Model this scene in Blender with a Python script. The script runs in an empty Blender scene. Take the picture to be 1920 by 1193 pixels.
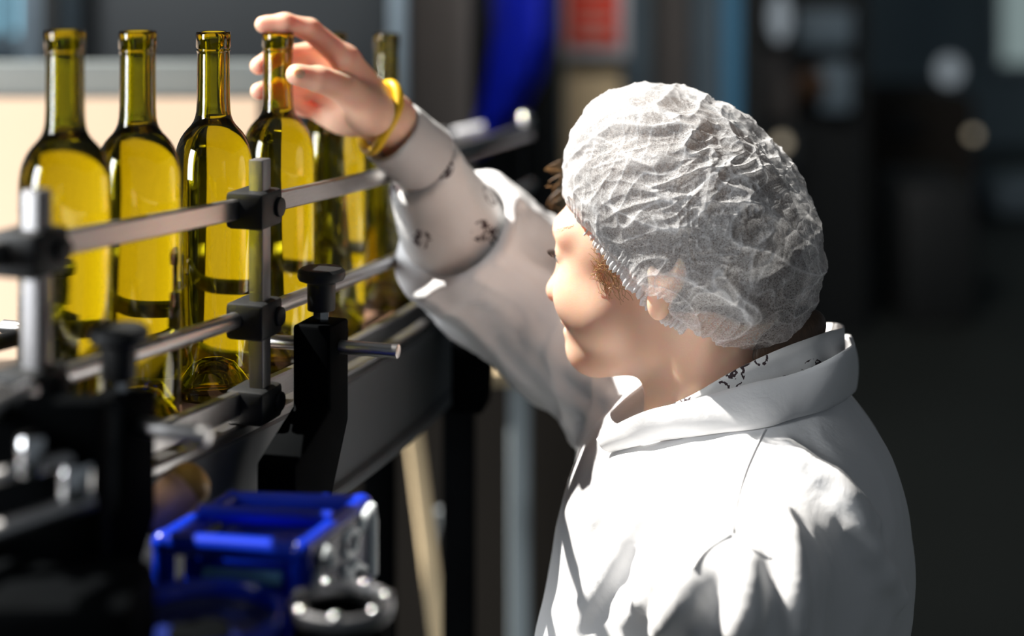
import bpy, bmesh, math, random
import numpy as np
from mathutils import Vector, Matrix

random.seed(7)
rng = np.random.default_rng(7)
C = bpy.context.scene.collection
SC = bpy.context.scene
PI = math.pi

# ------------------------------------------------------------------ camera, world, sun, exposure
F = 3200.0          # focal length in pixels of the 1920 wide frame (60 mm on a 36 mm sensor)
ZC = 1.6            # camera height
YH = -150.0         # row of the horizon in the frame


def P(px, py, y):
    """point at distance y in front of the camera"""
    return Vector(((px - 960.0) * y / F, y, ZC - (py - YH) * y / F))


cam_d = bpy.data.cameras.new('camera')
cam_d.lens = 60.0
cam_d.sensor_width = 36.0
cam_d.shift_y = -(596.5 - YH) / 1920.0
cam_d.clip_start = 0.02
cam_d.dof.use_dof = True
cam_d.dof.focus_distance = 1.44
cam_d.dof.aperture_fstop = 1.9
cam = bpy.data.objects.new('camera', cam_d)
C.objects.link(cam)
cam.location = (0, 0, ZC)
cam.rotation_euler = (PI / 2, 0, 0)
SC.camera = cam

SC.view_settings.view_transform = 'Standard'
SC.view_settings.look = 'None'
SC.view_settings.gamma = 1.0
SC.view_settings.exposure = 0.0
SC.view_settings.use_curve_mapping = False
SC.cycles.use_denoising = True
SC.cycles.max_bounces = 20
SC.cycles.transmission_bounces = 20
SC.cycles.transparent_max_bounces = 24
SC.cycles.diffuse_bounces = 3
SC.cycles.glossy_bounces = 6
SC.cycles.caustics_reflective = False
SC.cycles.caustics_refractive = False
SC.cycles.blur_glossy = 0.5
SC.cycles.sample_clamp_indirect = 5.0

world = bpy.data.worlds.new('world')
SC.world = world
world.use_nodes = True
bg = world.node_tree.nodes['Background']
bg.inputs[0].default_value = (0.80, 0.90, 1.0, 1)
bg.inputs[1].default_value = 0.125

sun_d = bpy.data.lights.new('sun', 'SUN')
sun_d.energy = 12.0
sun_d.angle = math.radians(0.8)
sun_d.color = (1.0, 0.955, 0.88)
sun = bpy.data.objects.new('sun', sun_d)
C.objects.link(sun)
SUNV = Vector((-0.62, 0.18, 0.82)).normalized()      # towards the sun
sun.rotation_euler = SUNV.to_track_quat('Z', 'Y').to_euler()
sun.location = (-3, 2, 5)


def area(name, loc, aim, sx, sy, energy, col=(1, 1, 1), spread=180):
    d = bpy.data.lights.new(name, 'AREA')
    d.shape = 'RECTANGLE'; d.size = sx; d.size_y = sy
    d.energy = energy; d.color = col; d.spread = math.radians(spread)
    o = bpy.data.objects.new(name, d)
    C.objects.link(o)
    o.location = loc
    o.rotation_euler = (Vector(aim) - Vector(loc)).to_track_quat('-Z', 'Y').to_euler()
    return o


area('side_fill_light', (-2.3, 0.25, 1.75), (0.0, 1.5, 1.30), 0.75, 1.3, 85, (0.95, 0.98, 1.0))  # added fill from the left, no such source in view
area('hall_fill_light', (-0.3, 2.9, 3.95), (0.1, 5.4, 1.5), 1.2, 0.5, 42, (1.0, 0.97, 0.93), 90)  # added to brighten the hall behind, no such lamp in view


# ------------------------------------------------------------------ materials
def mat(name, col, rough=0.5, metal=0.0, **kw):
    m = bpy.data.materials.new(name)
    m.use_nodes = True
    b = m.node_tree.nodes['Principled BSDF']
    b.inputs['Base Color'].default_value = (*col, 1)
    b.inputs['Roughness'].default_value = rough
    b.inputs['Metallic'].default_value = metal
    for k, v in kw.items():
        b.inputs[k].default_value = v
    return m


def srgb(r, g, b):
    def f(c):
        c /= 255.0
        return c / 12.92 if c <= 0.04045 else ((c + 0.055) / 1.055) ** 2.4
    return (f(r), f(g), f(b))


def add_noise(m, scale=20, amount=0.25, bump=0.0, detail=4, stretch=None):
    """varies the base colour a little and adds fine bump"""
    nt = m.node_tree
    N, L = nt.nodes, nt.links
    b = N['Principled BSDF']
    tc = N.new('ShaderNodeTexCoord')
    mp = N.new('ShaderNodeMapping')
    if stretch:
        mp.inputs['Scale'].default_value = stretch
    nz = N.new('ShaderNodeTexNoise')
    nz.inputs['Scale'].default_value = scale
    nz.inputs['Detail'].default_value = detail
    L.new(tc.outputs['Object'], mp.inputs['Vector'])
    L.new(mp.outputs['Vector'], nz.inputs['Vector'])
    col = tuple(b.inputs['Base Color'].default_value)
    mx = N.new('ShaderNodeMix')
    mx.data_type = 'RGBA'
    mx.inputs['A'].default_value = tuple(c * (1 - amount) for c in col[:3]) + (1,)
    mx.inputs['B'].default_value = tuple(min(1, c * (1 + amount)) for c in col[:3]) + (1,)
    L.new(nz.outputs['Fac'], mx.inputs['Factor'])
    L.new(mx.outputs['Result'], b.inputs['Base Color'])
    if bump:
        bp = N.new('ShaderNodeBump')
        bp.inputs['Strength'].default_value = bump
        bp.inputs['Distance'].default_value = 0.002
        L.new(nz.outputs['Fac'], bp.inputs['Height'])
        L.new(bp.outputs['Normal'], b.inputs['Normal'])
    return m


M = {}
M['steel'] = add_noise(mat('brushed_steel', (0.50, 0.49, 0.49), 0.34, 1.0), 60, 0.12, 0.05, 3, (1, 1, 12))
M['steel_dark'] = add_noise(mat('dull_steel', (0.28, 0.28, 0.29), 0.42, 1.0), 40, 0.15)
M['satin_steel'] = add_noise(mat('satin_steel', (0.24, 0.235, 0.24), 0.5, 1.0), 60, 0.1)
M['chrome'] = mat('chrome', (0.72, 0.73, 0.74), 0.16, 1.0)
M['black_plastic'] = add_noise(mat('black_plastic', (0.010, 0.011, 0.012), 0.55, **{'Specular IOR Level': 0.3}), 60, 0.3, 0.05)
M['black_iron'] = add_noise(mat('black_iron', (0.003, 0.0035, 0.004), 0.7, **{'Specular IOR Level': 0.01}), 30, 0.3, 0.05)
M['panel_grey'] = add_noise(mat('painted_grey_panel', (0.10, 0.11, 0.12), 0.5, 0.2), 8, 0.12)
M['bar_grey'] = add_noise(mat('grey_green_paint', (0.30, 0.34, 0.34), 0.5), 8, 0.1)
M['belt'] = add_noise(mat('brown_chain_plastic', (0.22, 0.12, 0.075), 0.45), 40, 0.2)
M['cream'] = add_noise(mat('cream_board', (0.42, 0.31, 0.225), 0.6), 3, 0.05)
M['blue'] = add_noise(mat('blue_enamel', (0.003, 0.03, 0.50), 0.26), 30, 0.12)
M['blue_deep'] = add_noise(mat('blue_plastic', (0.006, 0.022, 0.70), 0.4), 8, 0.2)
M['white_paint'] = mat('white_paint', (0.80, 0.86, 0.88), 0.5)
M['wood'] = add_noise(mat('wooden_handle', (0.80, 0.45, 0.27), 0.45), 18, 0.25, 0.0, 4, (1, 1, 6))
M['yellow_rubber'] = mat('yellow_rubber', (0.80, 0.50, 0.01), 0.4)
M['dark_cab'] = add_noise(mat('dark_cabinet_paint', (0.055, 0.062, 0.068), 0.6), 4, 0.1)
M['post_blue'] = add_noise(mat('pale_blue_post', (0.34, 0.43, 0.50), 0.45), 6, 0.1)
M['taupe'] = add_noise(mat('taupe_panel', (0.18, 0.16, 0.15), 0.6), 3, 0.2)
M['tan'] = add_noise(mat('tan_column', (0.80, 0.62, 0.38), 0.7), 4, 0.12)
M['blue_grey'] = add_noise(mat('blue_grey_paint', (0.17, 0.23, 0.28), 0.55), 5, 0.15)
M['sky_blue'] = add_noise(mat('sky_blue_paint', (0.11, 0.33, 0.55), 0.5), 5, 0.15)
M['black_matte'] = add_noise(mat('black_paint', (0.015, 0.017, 0.018), 0.6), 6, 0.2)
M['brown_dark'] = add_noise(mat('dark_brown_cladding', (0.036, 0.028, 0.021), 0.8), 3, 0.25)
M['red'] = mat('red_sign', (0.88, 0.055, 0.02), 0.6)
M['sign_white'] = mat('white_sign', (0.66, 0.66, 0.70), 0.5)
M['sign_text'] = mat('sign_lettering', (0.66, 0.38, 0.33), 0.5)
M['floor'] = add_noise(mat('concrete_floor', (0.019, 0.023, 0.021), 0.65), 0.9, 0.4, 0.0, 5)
M['wall'] = add_noise(mat('blue_grey_wall', (0.24, 0.33, 0.38), 0.8), 0.7, 0.3)
M['ceil'] = mat('ceiling_sheet', (0.35, 0.36, 0.37), 0.8)
M['grey_hose'] = mat('grey_hose', (0.20, 0.22, 0.23), 0.5)
M['orange_dark'] = add_noise(mat('dark_orange_paint', (0.08, 0.035, 0.012), 0.6), 4, 0.3)


def emit(name, col, s):
    m = bpy.data.materials.new(name)
    m.use_nodes = True
    nt = m.node_tree
    nt.nodes.remove(nt.nodes['Principled BSDF'])
    e = nt.nodes.new('ShaderNodeEmission')
    e.inputs[0].default_value = (*col, 1)
    e.inputs[1].default_value = s
    nt.links.new(e.outputs[0], nt.nodes['Material Output'].inputs[0])
    return m


M['lamp_warm'] = emit('warm_lamp', (1.0, 0.85, 0.62), 0.55)
M['lamp_cool'] = emit('cool_lamp', (0.75, 0.86, 0.95), 0.28)
M['daylight'] = emit('window_daylight', (0.62, 0.80, 0.80), 0.32)
M['daylight_cyan'] = emit('window_cyan', (0.36, 0.76, 0.98), 1.15)


def glass_mat():
    m = bpy.data.materials.new('olive_bottle_glass')
    m.use_nodes = True
    nt = m.node_tree
    nt.nodes.remove(nt.nodes['Principled BSDF'])
    g = nt.nodes.new('ShaderNodeBsdfGlass')
    g.inputs['Color'].default_value = (1, 1, 1, 1)
    g.inputs['Roughness'].default_value = 0.015
    g.inputs['IOR'].default_value = 1.5
    v = nt.nodes.new('ShaderNodeVolumeAbsorption')
    v.inputs['Color'].default_value = (0.875, 0.845, 0.02, 1)
    v.inputs['Density'].default_value = 760
    o = nt.nodes['Material Output']
    nt.links.new(g.outputs[0], o.inputs['Surface'])
    nt.links.new(v.outputs[0], o.inputs['Volume'])
    return m


M['glass'] = glass_mat()


def wine_mat():
    m = bpy.data.materials.new('white_wine')
    m.use_nodes = True
    nt = m.node_tree
    nt.nodes.remove(nt.nodes['Principled BSDF'])
    g = nt.nodes.new('ShaderNodeBsdfGlass')
    g.inputs['Color'].default_value = (1, 1, 1, 1)
    g.inputs['Roughness'].default_value = 0.0
    g.inputs['IOR'].default_value = 1.34
    nt.links.new(g.outputs[0], nt.nodes['Material Output'].inputs['Surface'])
    return m


M['wine'] = wine_mat()


def skin_mat():
    m = bpy.data.materials.new('skin')
    m.use_nodes = True
    nt = m.node_tree
    N, L = nt.nodes, nt.links
    b = N['Principled BSDF']
    b.inputs['Roughness'].default_value = 0.48
    b.inputs['Subsurface Weight'].default_value = 0.7
    b.inputs['Subsurface Radius'].default_value = (1.0, 0.30, 0.13)
    b.inputs['Subsurface Scale'].default_value = 0.016
    tc = N.new('ShaderNodeTexCoord')
    n1 = N.new('ShaderNodeTexNoise')
    n1.inputs['Scale'].default_value = 28
    n1.inputs['Detail'].default_value = 5
    mx = N.new('ShaderNodeMix')
    mx.data_type = 'RGBA'
    mx.inputs['A'].default_value = (0.82, 0.48, 0.335, 1)
    mx.inputs['B'].default_value = (0.89, 0.59, 0.44, 1)
    L.new(tc.outputs['Object'], n1.inputs['Vector'])
    L.new(n1.outputs['Fac'], mx.inputs['Factor'])
    L.new(mx.outputs['Result'], b.inputs['Base Color'])
    n2 = N.new('ShaderNodeTexNoise')
    n2.inputs['Scale'].default_value = 700
    n2.inputs['Detail'].default_value = 3
    bp = N.new('ShaderNodeBump')
    bp.inputs['Strength'].default_value = 0.12
    bp.inputs['Distance'].default_value = 0.0008
    L.new(tc.outputs['Object'], n2.inputs['Vector'])
    L.new(n2.outputs['Fac'], bp.inputs['Height'])
    L.new(bp.outputs['Normal'], b.inputs['Normal'])
    return m


M['skin'] = skin_mat()
M['nail'] = M['skin'].copy()
M['nail'].name = 'nail'
M['nail'].node_tree.nodes['Principled BSDF'].inputs['Roughness'].default_value = 0.28
M['eye'] = mat('eyeball', (0.70, 0.68, 0.66), 0.12)
M['iris'] = mat('iris', (0.03, 0.035, 0.05), 0.1)
M['lash'] = mat('eyelashes', (0.03, 0.018, 0.012), 0.5)
M['hair'] = add_noise(mat('brown_hair', (0.075, 0.042, 0.024), 0.45), 300, 0.5, 0.4, 3, (1, 1, 0.15))
M['hair_blond'] = mat('fair_hair_strands', (0.40, 0.22, 0.09), 0.4)


def cloth_mat(name, col, weave=900, fold=0.35):
    m = bpy.data.materials.new(name)
    m.use_nodes = True
    nt = m.node_tree
    N, L = nt.nodes, nt.links
    b = N['Principled BSDF']
    b.inputs['Base Color'].default_value = (*col, 1)
    b.inputs['Roughness'].default_value = 0.85
    b.inputs['Sheen Weight'].default_value = 0.15
    tc = N.new('ShaderNodeTexCoord')
    n1 = N.new('ShaderNodeTexNoise')
    n1.inputs['Scale'].default_value = weave
    n1.inputs['Detail'].default_value = 2
    n2 = N.new('ShaderNodeTexNoise')
    n2.inputs['Scale'].default_value = 22
    n2.inputs['Detail'].default_value = 4
    n2.inputs['Distortion'].default_value = 0.6
    L.new(tc.outputs['Object'], n1.inputs['Vector'])
    L.new(tc.outputs['Object'], n2.inputs['Vector'])
    b1 = N.new('ShaderNodeBump')
    b1.inputs['Strength'].default_value = 0.12
    b1.inputs['Distance'].default_value = 0.0006
    b2 = N.new('ShaderNodeBump')
    b2.inputs['Strength'].default_value = fold
    b2.inputs['Distance'].default_value = 0.006
    L.new(n1.outputs['Fac'], b1.inputs['Height'])
    L.new(n2.outputs['Fac'], b2.inputs['Height'])
    L.new(b2.outputs['Normal'], b1.inputs['Normal'])
    L.new(b1.outputs['Normal'], b.inputs['Normal'])
    return m


M['coat'] = cloth_mat('white_coat_cotton', (0.86, 0.86, 0.87))


def print_mat():
    """white cotton with a sparse dark floral print"""
    m = cloth_mat('printed_shirt_cotton', (0.82, 0.81, 0.80))
    nt = m.node_tree
    N, L = nt.nodes, nt.links
    b = N['Principled BSDF']
    tc = N.new('ShaderNodeTexCoord')
    vo = N.new('ShaderNodeTexVoronoi')
    vo.inputs['Scale'].default_value = 27
    vo.inputs['Randomness'].default_value = 1.0
    nz = N.new('ShaderNodeTexNoise')
    nz.inputs['Scale'].default_value = 120
    nz.inputs['Detail'].default_value = 4
    lt = N.new('ShaderNodeMath'); lt.operation = 'LESS_THAN'; lt.inputs[1].default_value = 0.34
    band = N.new('ShaderNodeMath'); band.operation = 'SUBTRACT'; band.inputs[1].default_value = 0.5
    ab = N.new('ShaderNodeMath'); ab.operation = 'ABSOLUTE'
    th = N.new('ShaderNodeMath'); th.operation = 'LESS_THAN'; th.inputs[1].default_value = 0.055
    mu = N.new('ShaderNodeMath'); mu.operation = 'MULTIPLY'
    mx = N.new('ShaderNodeMix'); mx.data_type = 'RGBA'
    mx.inputs['A'].default_value = (0.82, 0.81, 0.80, 1)
    mx.inputs['B'].default_value = (0.045, 0.025, 0.03, 1)
    L.new(tc.outputs['Object'], vo.inputs['Vector'])
    L.new(tc.outputs['Object'], nz.inputs['Vector'])
    L.new(vo.outputs['Distance'], lt.inputs[0])
    L.new(nz.outputs['Fac'], band.inputs[0])
    L.new(band.outputs[0], ab.inputs[0])
    L.new(ab.outputs[0], th.inputs[0])
    L.new(lt.outputs[0], mu.inputs[0])
    L.new(th.outputs[0], mu.inputs[1])
    L.new(mu.outputs[0], mx.inputs['Factor'])
    L.new(mx.outputs['Result'], b.inputs['Base Color'])
    return m


M['print'] = print_mat()
M['cuff'] = cloth_mat('plain_shirt_cotton', (0.60, 0.60, 0.605))


def net_mat():
    m = bpy.data.materials.new('white_nonwoven_net')
    m.use_nodes = True
    nt = m.node_tree
    N, L = nt.nodes, nt.links
    nt.nodes.remove(N['Principled BSDF'])
    o = N['Material Output']
    d = N.new('ShaderNodeBsdfDiffuse'); d.inputs[0].default_value = (0.86, 0.86, 0.87, 1)
    t = N.new('ShaderNodeBsdfTranslucent'); t.inputs[0].default_value = (0.80, 0.80, 0.81, 1)
    a = N.new('ShaderNodeMixShader'); a.inputs[0].default_value = 0.38
    tr = N.new('ShaderNodeBsdfTransparent')
    mx = N.new('ShaderNodeMixShader')
    tc = N.new('ShaderNodeTexCoord')
    nz = N.new('ShaderNodeTexNoise'); nz.inputs['Scale'].default_value = 800; nz.inputs['Detail'].default_value = 3
    nz.inputs['Distortion'].default_value = 0.8
    mr = N.new('ShaderNodeMapRange')
    mr.inputs['From Min'].default_value = 0.36; mr.inputs['From Max'].default_value = 0.64
    mr.inputs['To Min'].default_value = 0.26; mr.inputs['To Max'].default_value = 0.66
    at = N.new('ShaderNodeAttribute'); at.attribute_name = 'dense'
    mxx = N.new('ShaderNodeMath'); mxx.operation = 'ADD'; mxx.use_clamp = True
    L.new(tc.outputs['Object'], nz.inputs['Vector'])
    L.new(nz.outputs['Fac'], mr.inputs['Value'])
    L.new(mr.outputs['Result'], mxx.inputs[0])
    L.new(at.outputs['Fac'], mxx.inputs[1])
    bp = N.new('ShaderNodeBump'); bp.inputs['Strength'].default_value = 0.25; bp.inputs['Distance'].default_value = 0.0008
    L.new(nz.outputs['Fac'], bp.inputs['Height'])
    L.new(bp.outputs['Normal'], d.inputs['Normal'])
    L.new(d.outputs[0], a.inputs[1]); L.new(t.outputs[0], a.inputs[2])
    L.new(mxx.outputs[0], mx.inputs[0])
    L.new(tr.outputs[0], mx.inputs[1]); L.new(a.outputs[0], mx.inputs[2])
    L.new(mx.outputs[0], o.inputs['Surface'])
    return m


M['net'] = net_mat()

# ------------------------------------------------------------------ object helpers
WL = {}


def tag(o, label=None, cat=None, group=None, kind=None):
    if label: o['label'] = label
    if cat: o['category'] = cat
    if group: o['group'] = group
    if kind: o['kind'] = kind
    return o


def thing(name, label, cat, loc, group=None):
    o = bpy.data.objects.new(name, None)
    o.empty_display_size = 0.05
    C.objects.link(o)
    o.location = loc
    WL[o] = Vector(loc)
    return tag(o, label, cat, group)


def link_mesh(name, verts, faces, m, parent=None, smooth=True, loc=None):
    """verts in world space"""
    base = WL[parent] if parent is not None else Vector(loc if loc is not None else (0, 0, 0))
    me = bpy.data.meshes.new(name)
    v = np.asarray(verts, dtype=np.float64) - np.array(base)
    me.from_pydata(v.tolist(), [], faces if isinstance(faces, list) else faces.tolist())
    me.materials.append(m)
    if smooth:
        me.polygons.foreach_set('use_smooth', [True] * len(me.polygons))
    o = bpy.data.objects.new(name, me)
    C.objects.link(o)
    if parent is not None:
        o.parent = parent
    else:
        o.location = base
    WL[o] = base.copy()
    me.update()
    return o


class MB:
    """collects solids, then links them as one mesh object"""
    def __init__(self):
        self.bm = bmesh.new()

    def _merge(self, b):
        me = bpy.data.meshes.new('tmp')
        b.to_mesh(me); b.free()
        self.bm.from_mesh(me)
        bpy.data.meshes.remove(me)

    def box(self, c, size, rot=None, bevel=0.0, seg=2):
        b = bmesh.new()
        bmesh.ops.create_cube(b, size=1)
        bmesh.ops.scale(b, vec=Vector(size), verts=b.verts)
        if bevel:
            bmesh.ops.bevel(b, geom=b.edges[:], offset=bevel, segments=seg, affect='EDGES', profile=0.5)
        if rot is not None:
            bmesh.ops.transform(b, matrix=rot.to_4x4(), verts=b.verts)
        bmesh.ops.translate(b, vec=Vector(c), verts=b.verts)
        self._merge(b)
        return self

    def cyl(self, p0, p1, r0, r1=None, seg=24, bevel=0.0):
        p0, p1 = Vector(p0), Vector(p1)
        d = p1 - p0
        b = bmesh.new()
        bmesh.ops.create_cone(b, cap_ends=True, segments=seg, radius1=r0, radius2=r0 if r1 is None else r1, depth=d.length)
        if bevel:
            ed = [e for e in b.edges if abs(e.verts[0].co.z - e.verts[1].co.z) < 1e-6]
            bmesh.ops.bevel(b, geom=ed, offset=bevel, segments=2, affect='EDGES', profile=0.5)
        q = Vector((0, 0, 1)).rotation_difference(d.normalized()).to_matrix().to_4x4()
        bmesh.ops.transform(b, matrix=Matrix.Translation((p0 + p1) / 2) @ q, verts=b.verts)
        self._merge(b)
        return self

    def sphere(self, c, r, scale=(1, 1, 1), rot=None, u=24, v=16):
        b = bmesh.new()
        bmesh.ops.create_uvsphere(b, u_segments=u, v_segments=v, radius=r)
        bmesh.ops.scale(b, vec=Vector(scale), verts=b.verts)
        if rot is not None:
            bmesh.ops.transform(b, matrix=rot.to_4x4(), verts=b.verts)
        bmesh.ops.translate(b, vec=Vector(c), verts=b.verts)
        self._merge(b)
        return self

    def lathe(self, prof, base=(0, 0, 0), axis=(0, 0, 1), seg=48):
        b = bmesh.new()
        rings = []
        for r, z in prof:
            if r < 1e-6:
                rings.append([b.verts.new((0, 0, z))])
            else:
                rings.append([b.verts.new((r * math.cos(2 * PI * i / seg), r * math.sin(2 * PI * i / seg), z)) for i in range(seg)])
        for a, c in zip(rings[:-1], rings[1:]):
            for i in range(seg):
                j = (i + 1) % seg
                if len(a) == 1 and len(c) == 1:
                    continue
                if len(a) == 1:
                    b.faces.new((a[0], c[j], c[i]))
                elif len(c) == 1:
                    b.faces.new((a[i], a[j], c[0]))
                else:
                    b.faces.new((a[i], a[j], c[j], c[i]))
        bmesh.ops.recalc_face_normals(b, faces=b.faces[:])
        q = Vector((0, 0, 1)).rotation_difference(Vector(axis).normalized()).to_matrix().to_4x4()
        bmesh.ops.transform(b, matrix=Matrix.Translation(Vector(base)) @ q, verts=b.verts)
        self._merge(b)
        return self

    def tube(self, pts, r, seg=8, closed=False):
        pts = [Vector(p) for p in pts]
        n = len(pts)
        rs = r if isinstance(r, (list, tuple)) else [r] * n
        b = bmesh.new()
        rings = []
        up = Vector((0.13, 0.21, 0.97))
        for i, p in enumerate(pts):
            if closed:
                t = pts[(i + 1) % n] - pts[i - 1]
            else:
                t = pts[min(i + 1, n - 1)] - pts[max(i - 1, 0)]
            t.normalize()
            a = t.cross(up)
            if a.length < 1e-3:
                a = t.cross(Vector((1, 0, 0)))
            a.normalize()
            c = t.cross(a)
            up = -c if False else up
            rings.append([b.verts.new(p + (a * math.cos(2 * PI * k / seg) + c * math.sin(2 * PI * k / seg)) * rs[i]) for k in range(seg)])
        m = n if closed else n - 1
        for i in range(m):
            A, B = rings[i], rings[(i + 1) % n]
            for k in range(seg):
                b.faces.new((A[k], A[(k + 1) % seg], B[(k + 1) % seg], B[k]))
        if not closed:
            b.faces.new(rings[0][::-1]); b.faces.new(rings[-1])
        bmesh.ops.recalc_face_normals(b, faces=b.faces[:])
        self._merge(b)
        return self

    def sweep(self, pts, w, h, up=Vector((0, 0, 1))):
        """flat bar along pts: w across, h along up"""
        pts = [Vector(p) for p in pts]
        n = len(pts)
        b = bmesh.new()
        rings = []
        for i, p in enumerate(pts):
            t = (pts[min(i + 1, n - 1)] - pts[max(i - 1, 0)]).normalized()
            s = t.cross(up).normalized()
            uu = s.cross(t)
            e = min(w, h) * 0.18
            prof = [(-w / 2 + e, -h / 2), (w / 2 - e, -h / 2), (w / 2, -h / 2 + e), (w / 2, h / 2 - e), (w / 2 - e, h / 2), (-w / 2 + e, h / 2), (-w / 2, h / 2 - e), (-w / 2, -h / 2 + e)]
            rings.append([b.verts.new(p + s * a + uu * c) for a, c in prof])
        for A, B in zip(rings[:-1], rings[1:]):
            for k in range(8):
                b.faces.new((A[k], A[(k + 1) % 8], B[(k + 1) % 8], B[k]))
        b.faces.new(rings[0][::-1]); b.faces.new(rings[-1])
        bmesh.ops.recalc_face_normals(b, faces=b.faces[:])
        self._merge(b)
        return self

    def prism(self, poly, n, th, bevel=0.0):
        """polygon (3D points, planar) extruded by th along n, centred"""
        n = Vector(n).normalized()
        b = bmesh.new()
        a = [b.verts.new(Vector(p) - n * th / 2) for p in poly]
        c = [b.verts.new(Vector(p) + n * th / 2) for p in poly]
        k = len(poly)
        b.faces.new(a[::-1]); b.faces.new(c)
        for i in range(k):
            b.faces.new((a[i], a[(i + 1) % k], c[(i + 1) % k], c[i]))
        bmesh.ops.recalc_face_normals(b, faces=b.faces[:])
        if bevel:
            bmesh.ops.bevel(b, geom=b.edges[:], offset=bevel, segments=2, affect='EDGES', profile=0.5)
        self._merge(b)
        return self

    def build(self, name, m, parent=None, loc=None, smooth=True, angle=40):
        base = WL[parent] if parent is not None else Vector(loc if loc is not None else (0, 0, 0))
        bmesh.ops.translate(self.bm, vec=-base, verts=self.bm.verts)
        if smooth:
            lim = math.radians(angle)
            for f in self.bm.faces:
                f.smooth = True
            for e in self.bm.edges:
                if len(e.link_faces) == 2 and e.calc_face_angle(0) > lim:
                    e.smooth = False
        me = bpy.data.meshes.new(name)
        self.bm.to_mesh(me)
        self.bm.free()
        me.materials.append(m)
        o = bpy.data.objects.new(name, me)
        C.objects.link(o)
        if parent is not None:
            o.parent = parent
        else:
            o.location = base
        WL[o] = base.copy()
        return o


def structure(o):
    o['kind'] = 'structure'
    return o


def catmull(pts, n):
    pts = [np.array(p, float) for p in pts]
    q = [2 * pts[0] - pts[1]] + pts + [2 * pts[-1] - pts[-2]]
    out = []
    for i in range(1, len(q) - 2):
        p0, p1, p2, p3 = q[i - 1:i + 3]
        for k in range(n):
            t = k / n
            out.append(0.5 * ((2 * p1) + (-p0 + p2) * t + (2 * p0 - 5 * p1 + 4 * p2 - p3) * t * t + (-p0 + 3 * p1 - 3 * p2 + p3) * t ** 3))
    out.append(pts[-1])
    return np.array(out)


# ------------------------------------------------------------------ implicit surfaces (for the person)
def A3(v):
    return np.array(v, dtype=np.float64)


def smin(a, b, k):
    h = np.clip(0.5 + 0.5 * (b - a) / k, 0, 1)
    return b + (a - b) * h - k * h * (1 - h)


def smax(a, b, k):
    return -smin(-a, -b, k)


def cone(p, a, b, ra, rb):
    a, b = A3(a), A3(b)
    ab = b - a
    t = np.clip(((p - a) @ ab) / (ab @ ab), 0, 1)
    return np.linalg.norm(p - a - t[:, None] * ab, axis=1) - (ra + (rb - ra) * t)


def ell(p, c, r, R=None):
    q = p - A3(c)
    if R is not None:
        q = q @ R
    r = A3(r)
    k0 = np.linalg.norm(q / r, axis=1)
    k1 = np.linalg.norm(q / (r * r), axis=1) + 1e-9
    return k0 * (k0 - 1.0) / k1


def sph(p, c, r):
    return np.linalg.norm(p - A3(c), axis=1) - r


def hash3(i, seed):
    i = i.astype(np.int64)
    h = (i[..., 0] * 374761393 + i[..., 1] * 668265263 + i[..., 2] * 2147483647 * 3 + seed * 974711) & 0x7fffffff
    h = ((h ^ (h >> 13)) * 1274126177) & 0x7fffffff
    h = ((h ^ (h >> 16)) * 668265263) & 0x7fffffff
    return (h & 0xffff) / 65535.0


def vnoise(p, seed=0):
    i = np.floor(p)
    f = p - i
    u = f * f * f * (f * (f * 6 - 15) + 10)
    i = i.astype(np.int64)
    r = 0
    for dx in (0, 1):
        for dy in (0, 1):
            for dz in (0, 1):
                w = (u[:, 0] if dx else 1 - u[:, 0]) * (u[:, 1] if dy else 1 - u[:, 1]) * (u[:, 2] if dz else 1 - u[:, 2])
                r = r + w * hash3(i + np.array([dx, dy, dz]), seed)
    return r


def frame(d, ref=(0, 0, 1)):
    """rows: along d and two normals"""
    d = A3(d) / np.linalg.norm(d)
    s = np.cross(d, A3(ref)); s /= np.linalg.norm(s)
    return np.array([d, s, np.cross(s, d)])


def biggest(co, q):
    """keeps the largest connected piece"""
    lab = np.arange(len(co))
    for _ in range(400):
        m = lab[q].min(1)
        new = lab.copy()
        for k in range(4):
            np.minimum.at(new, q[:, k], m)
        new = new[new]
        if (new == lab).all():
            break
        lab = new
    u, c = np.unique(lab[q[:, 0]], return_counts=True)
    k = u[c.argmax()]
    q = q[lab[q[:, 0]] == k]
    used = np.unique(q)
    re = np.zeros(len(co), int); re[used] = np.arange(len(used))
    return co[used], re[q]


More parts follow.
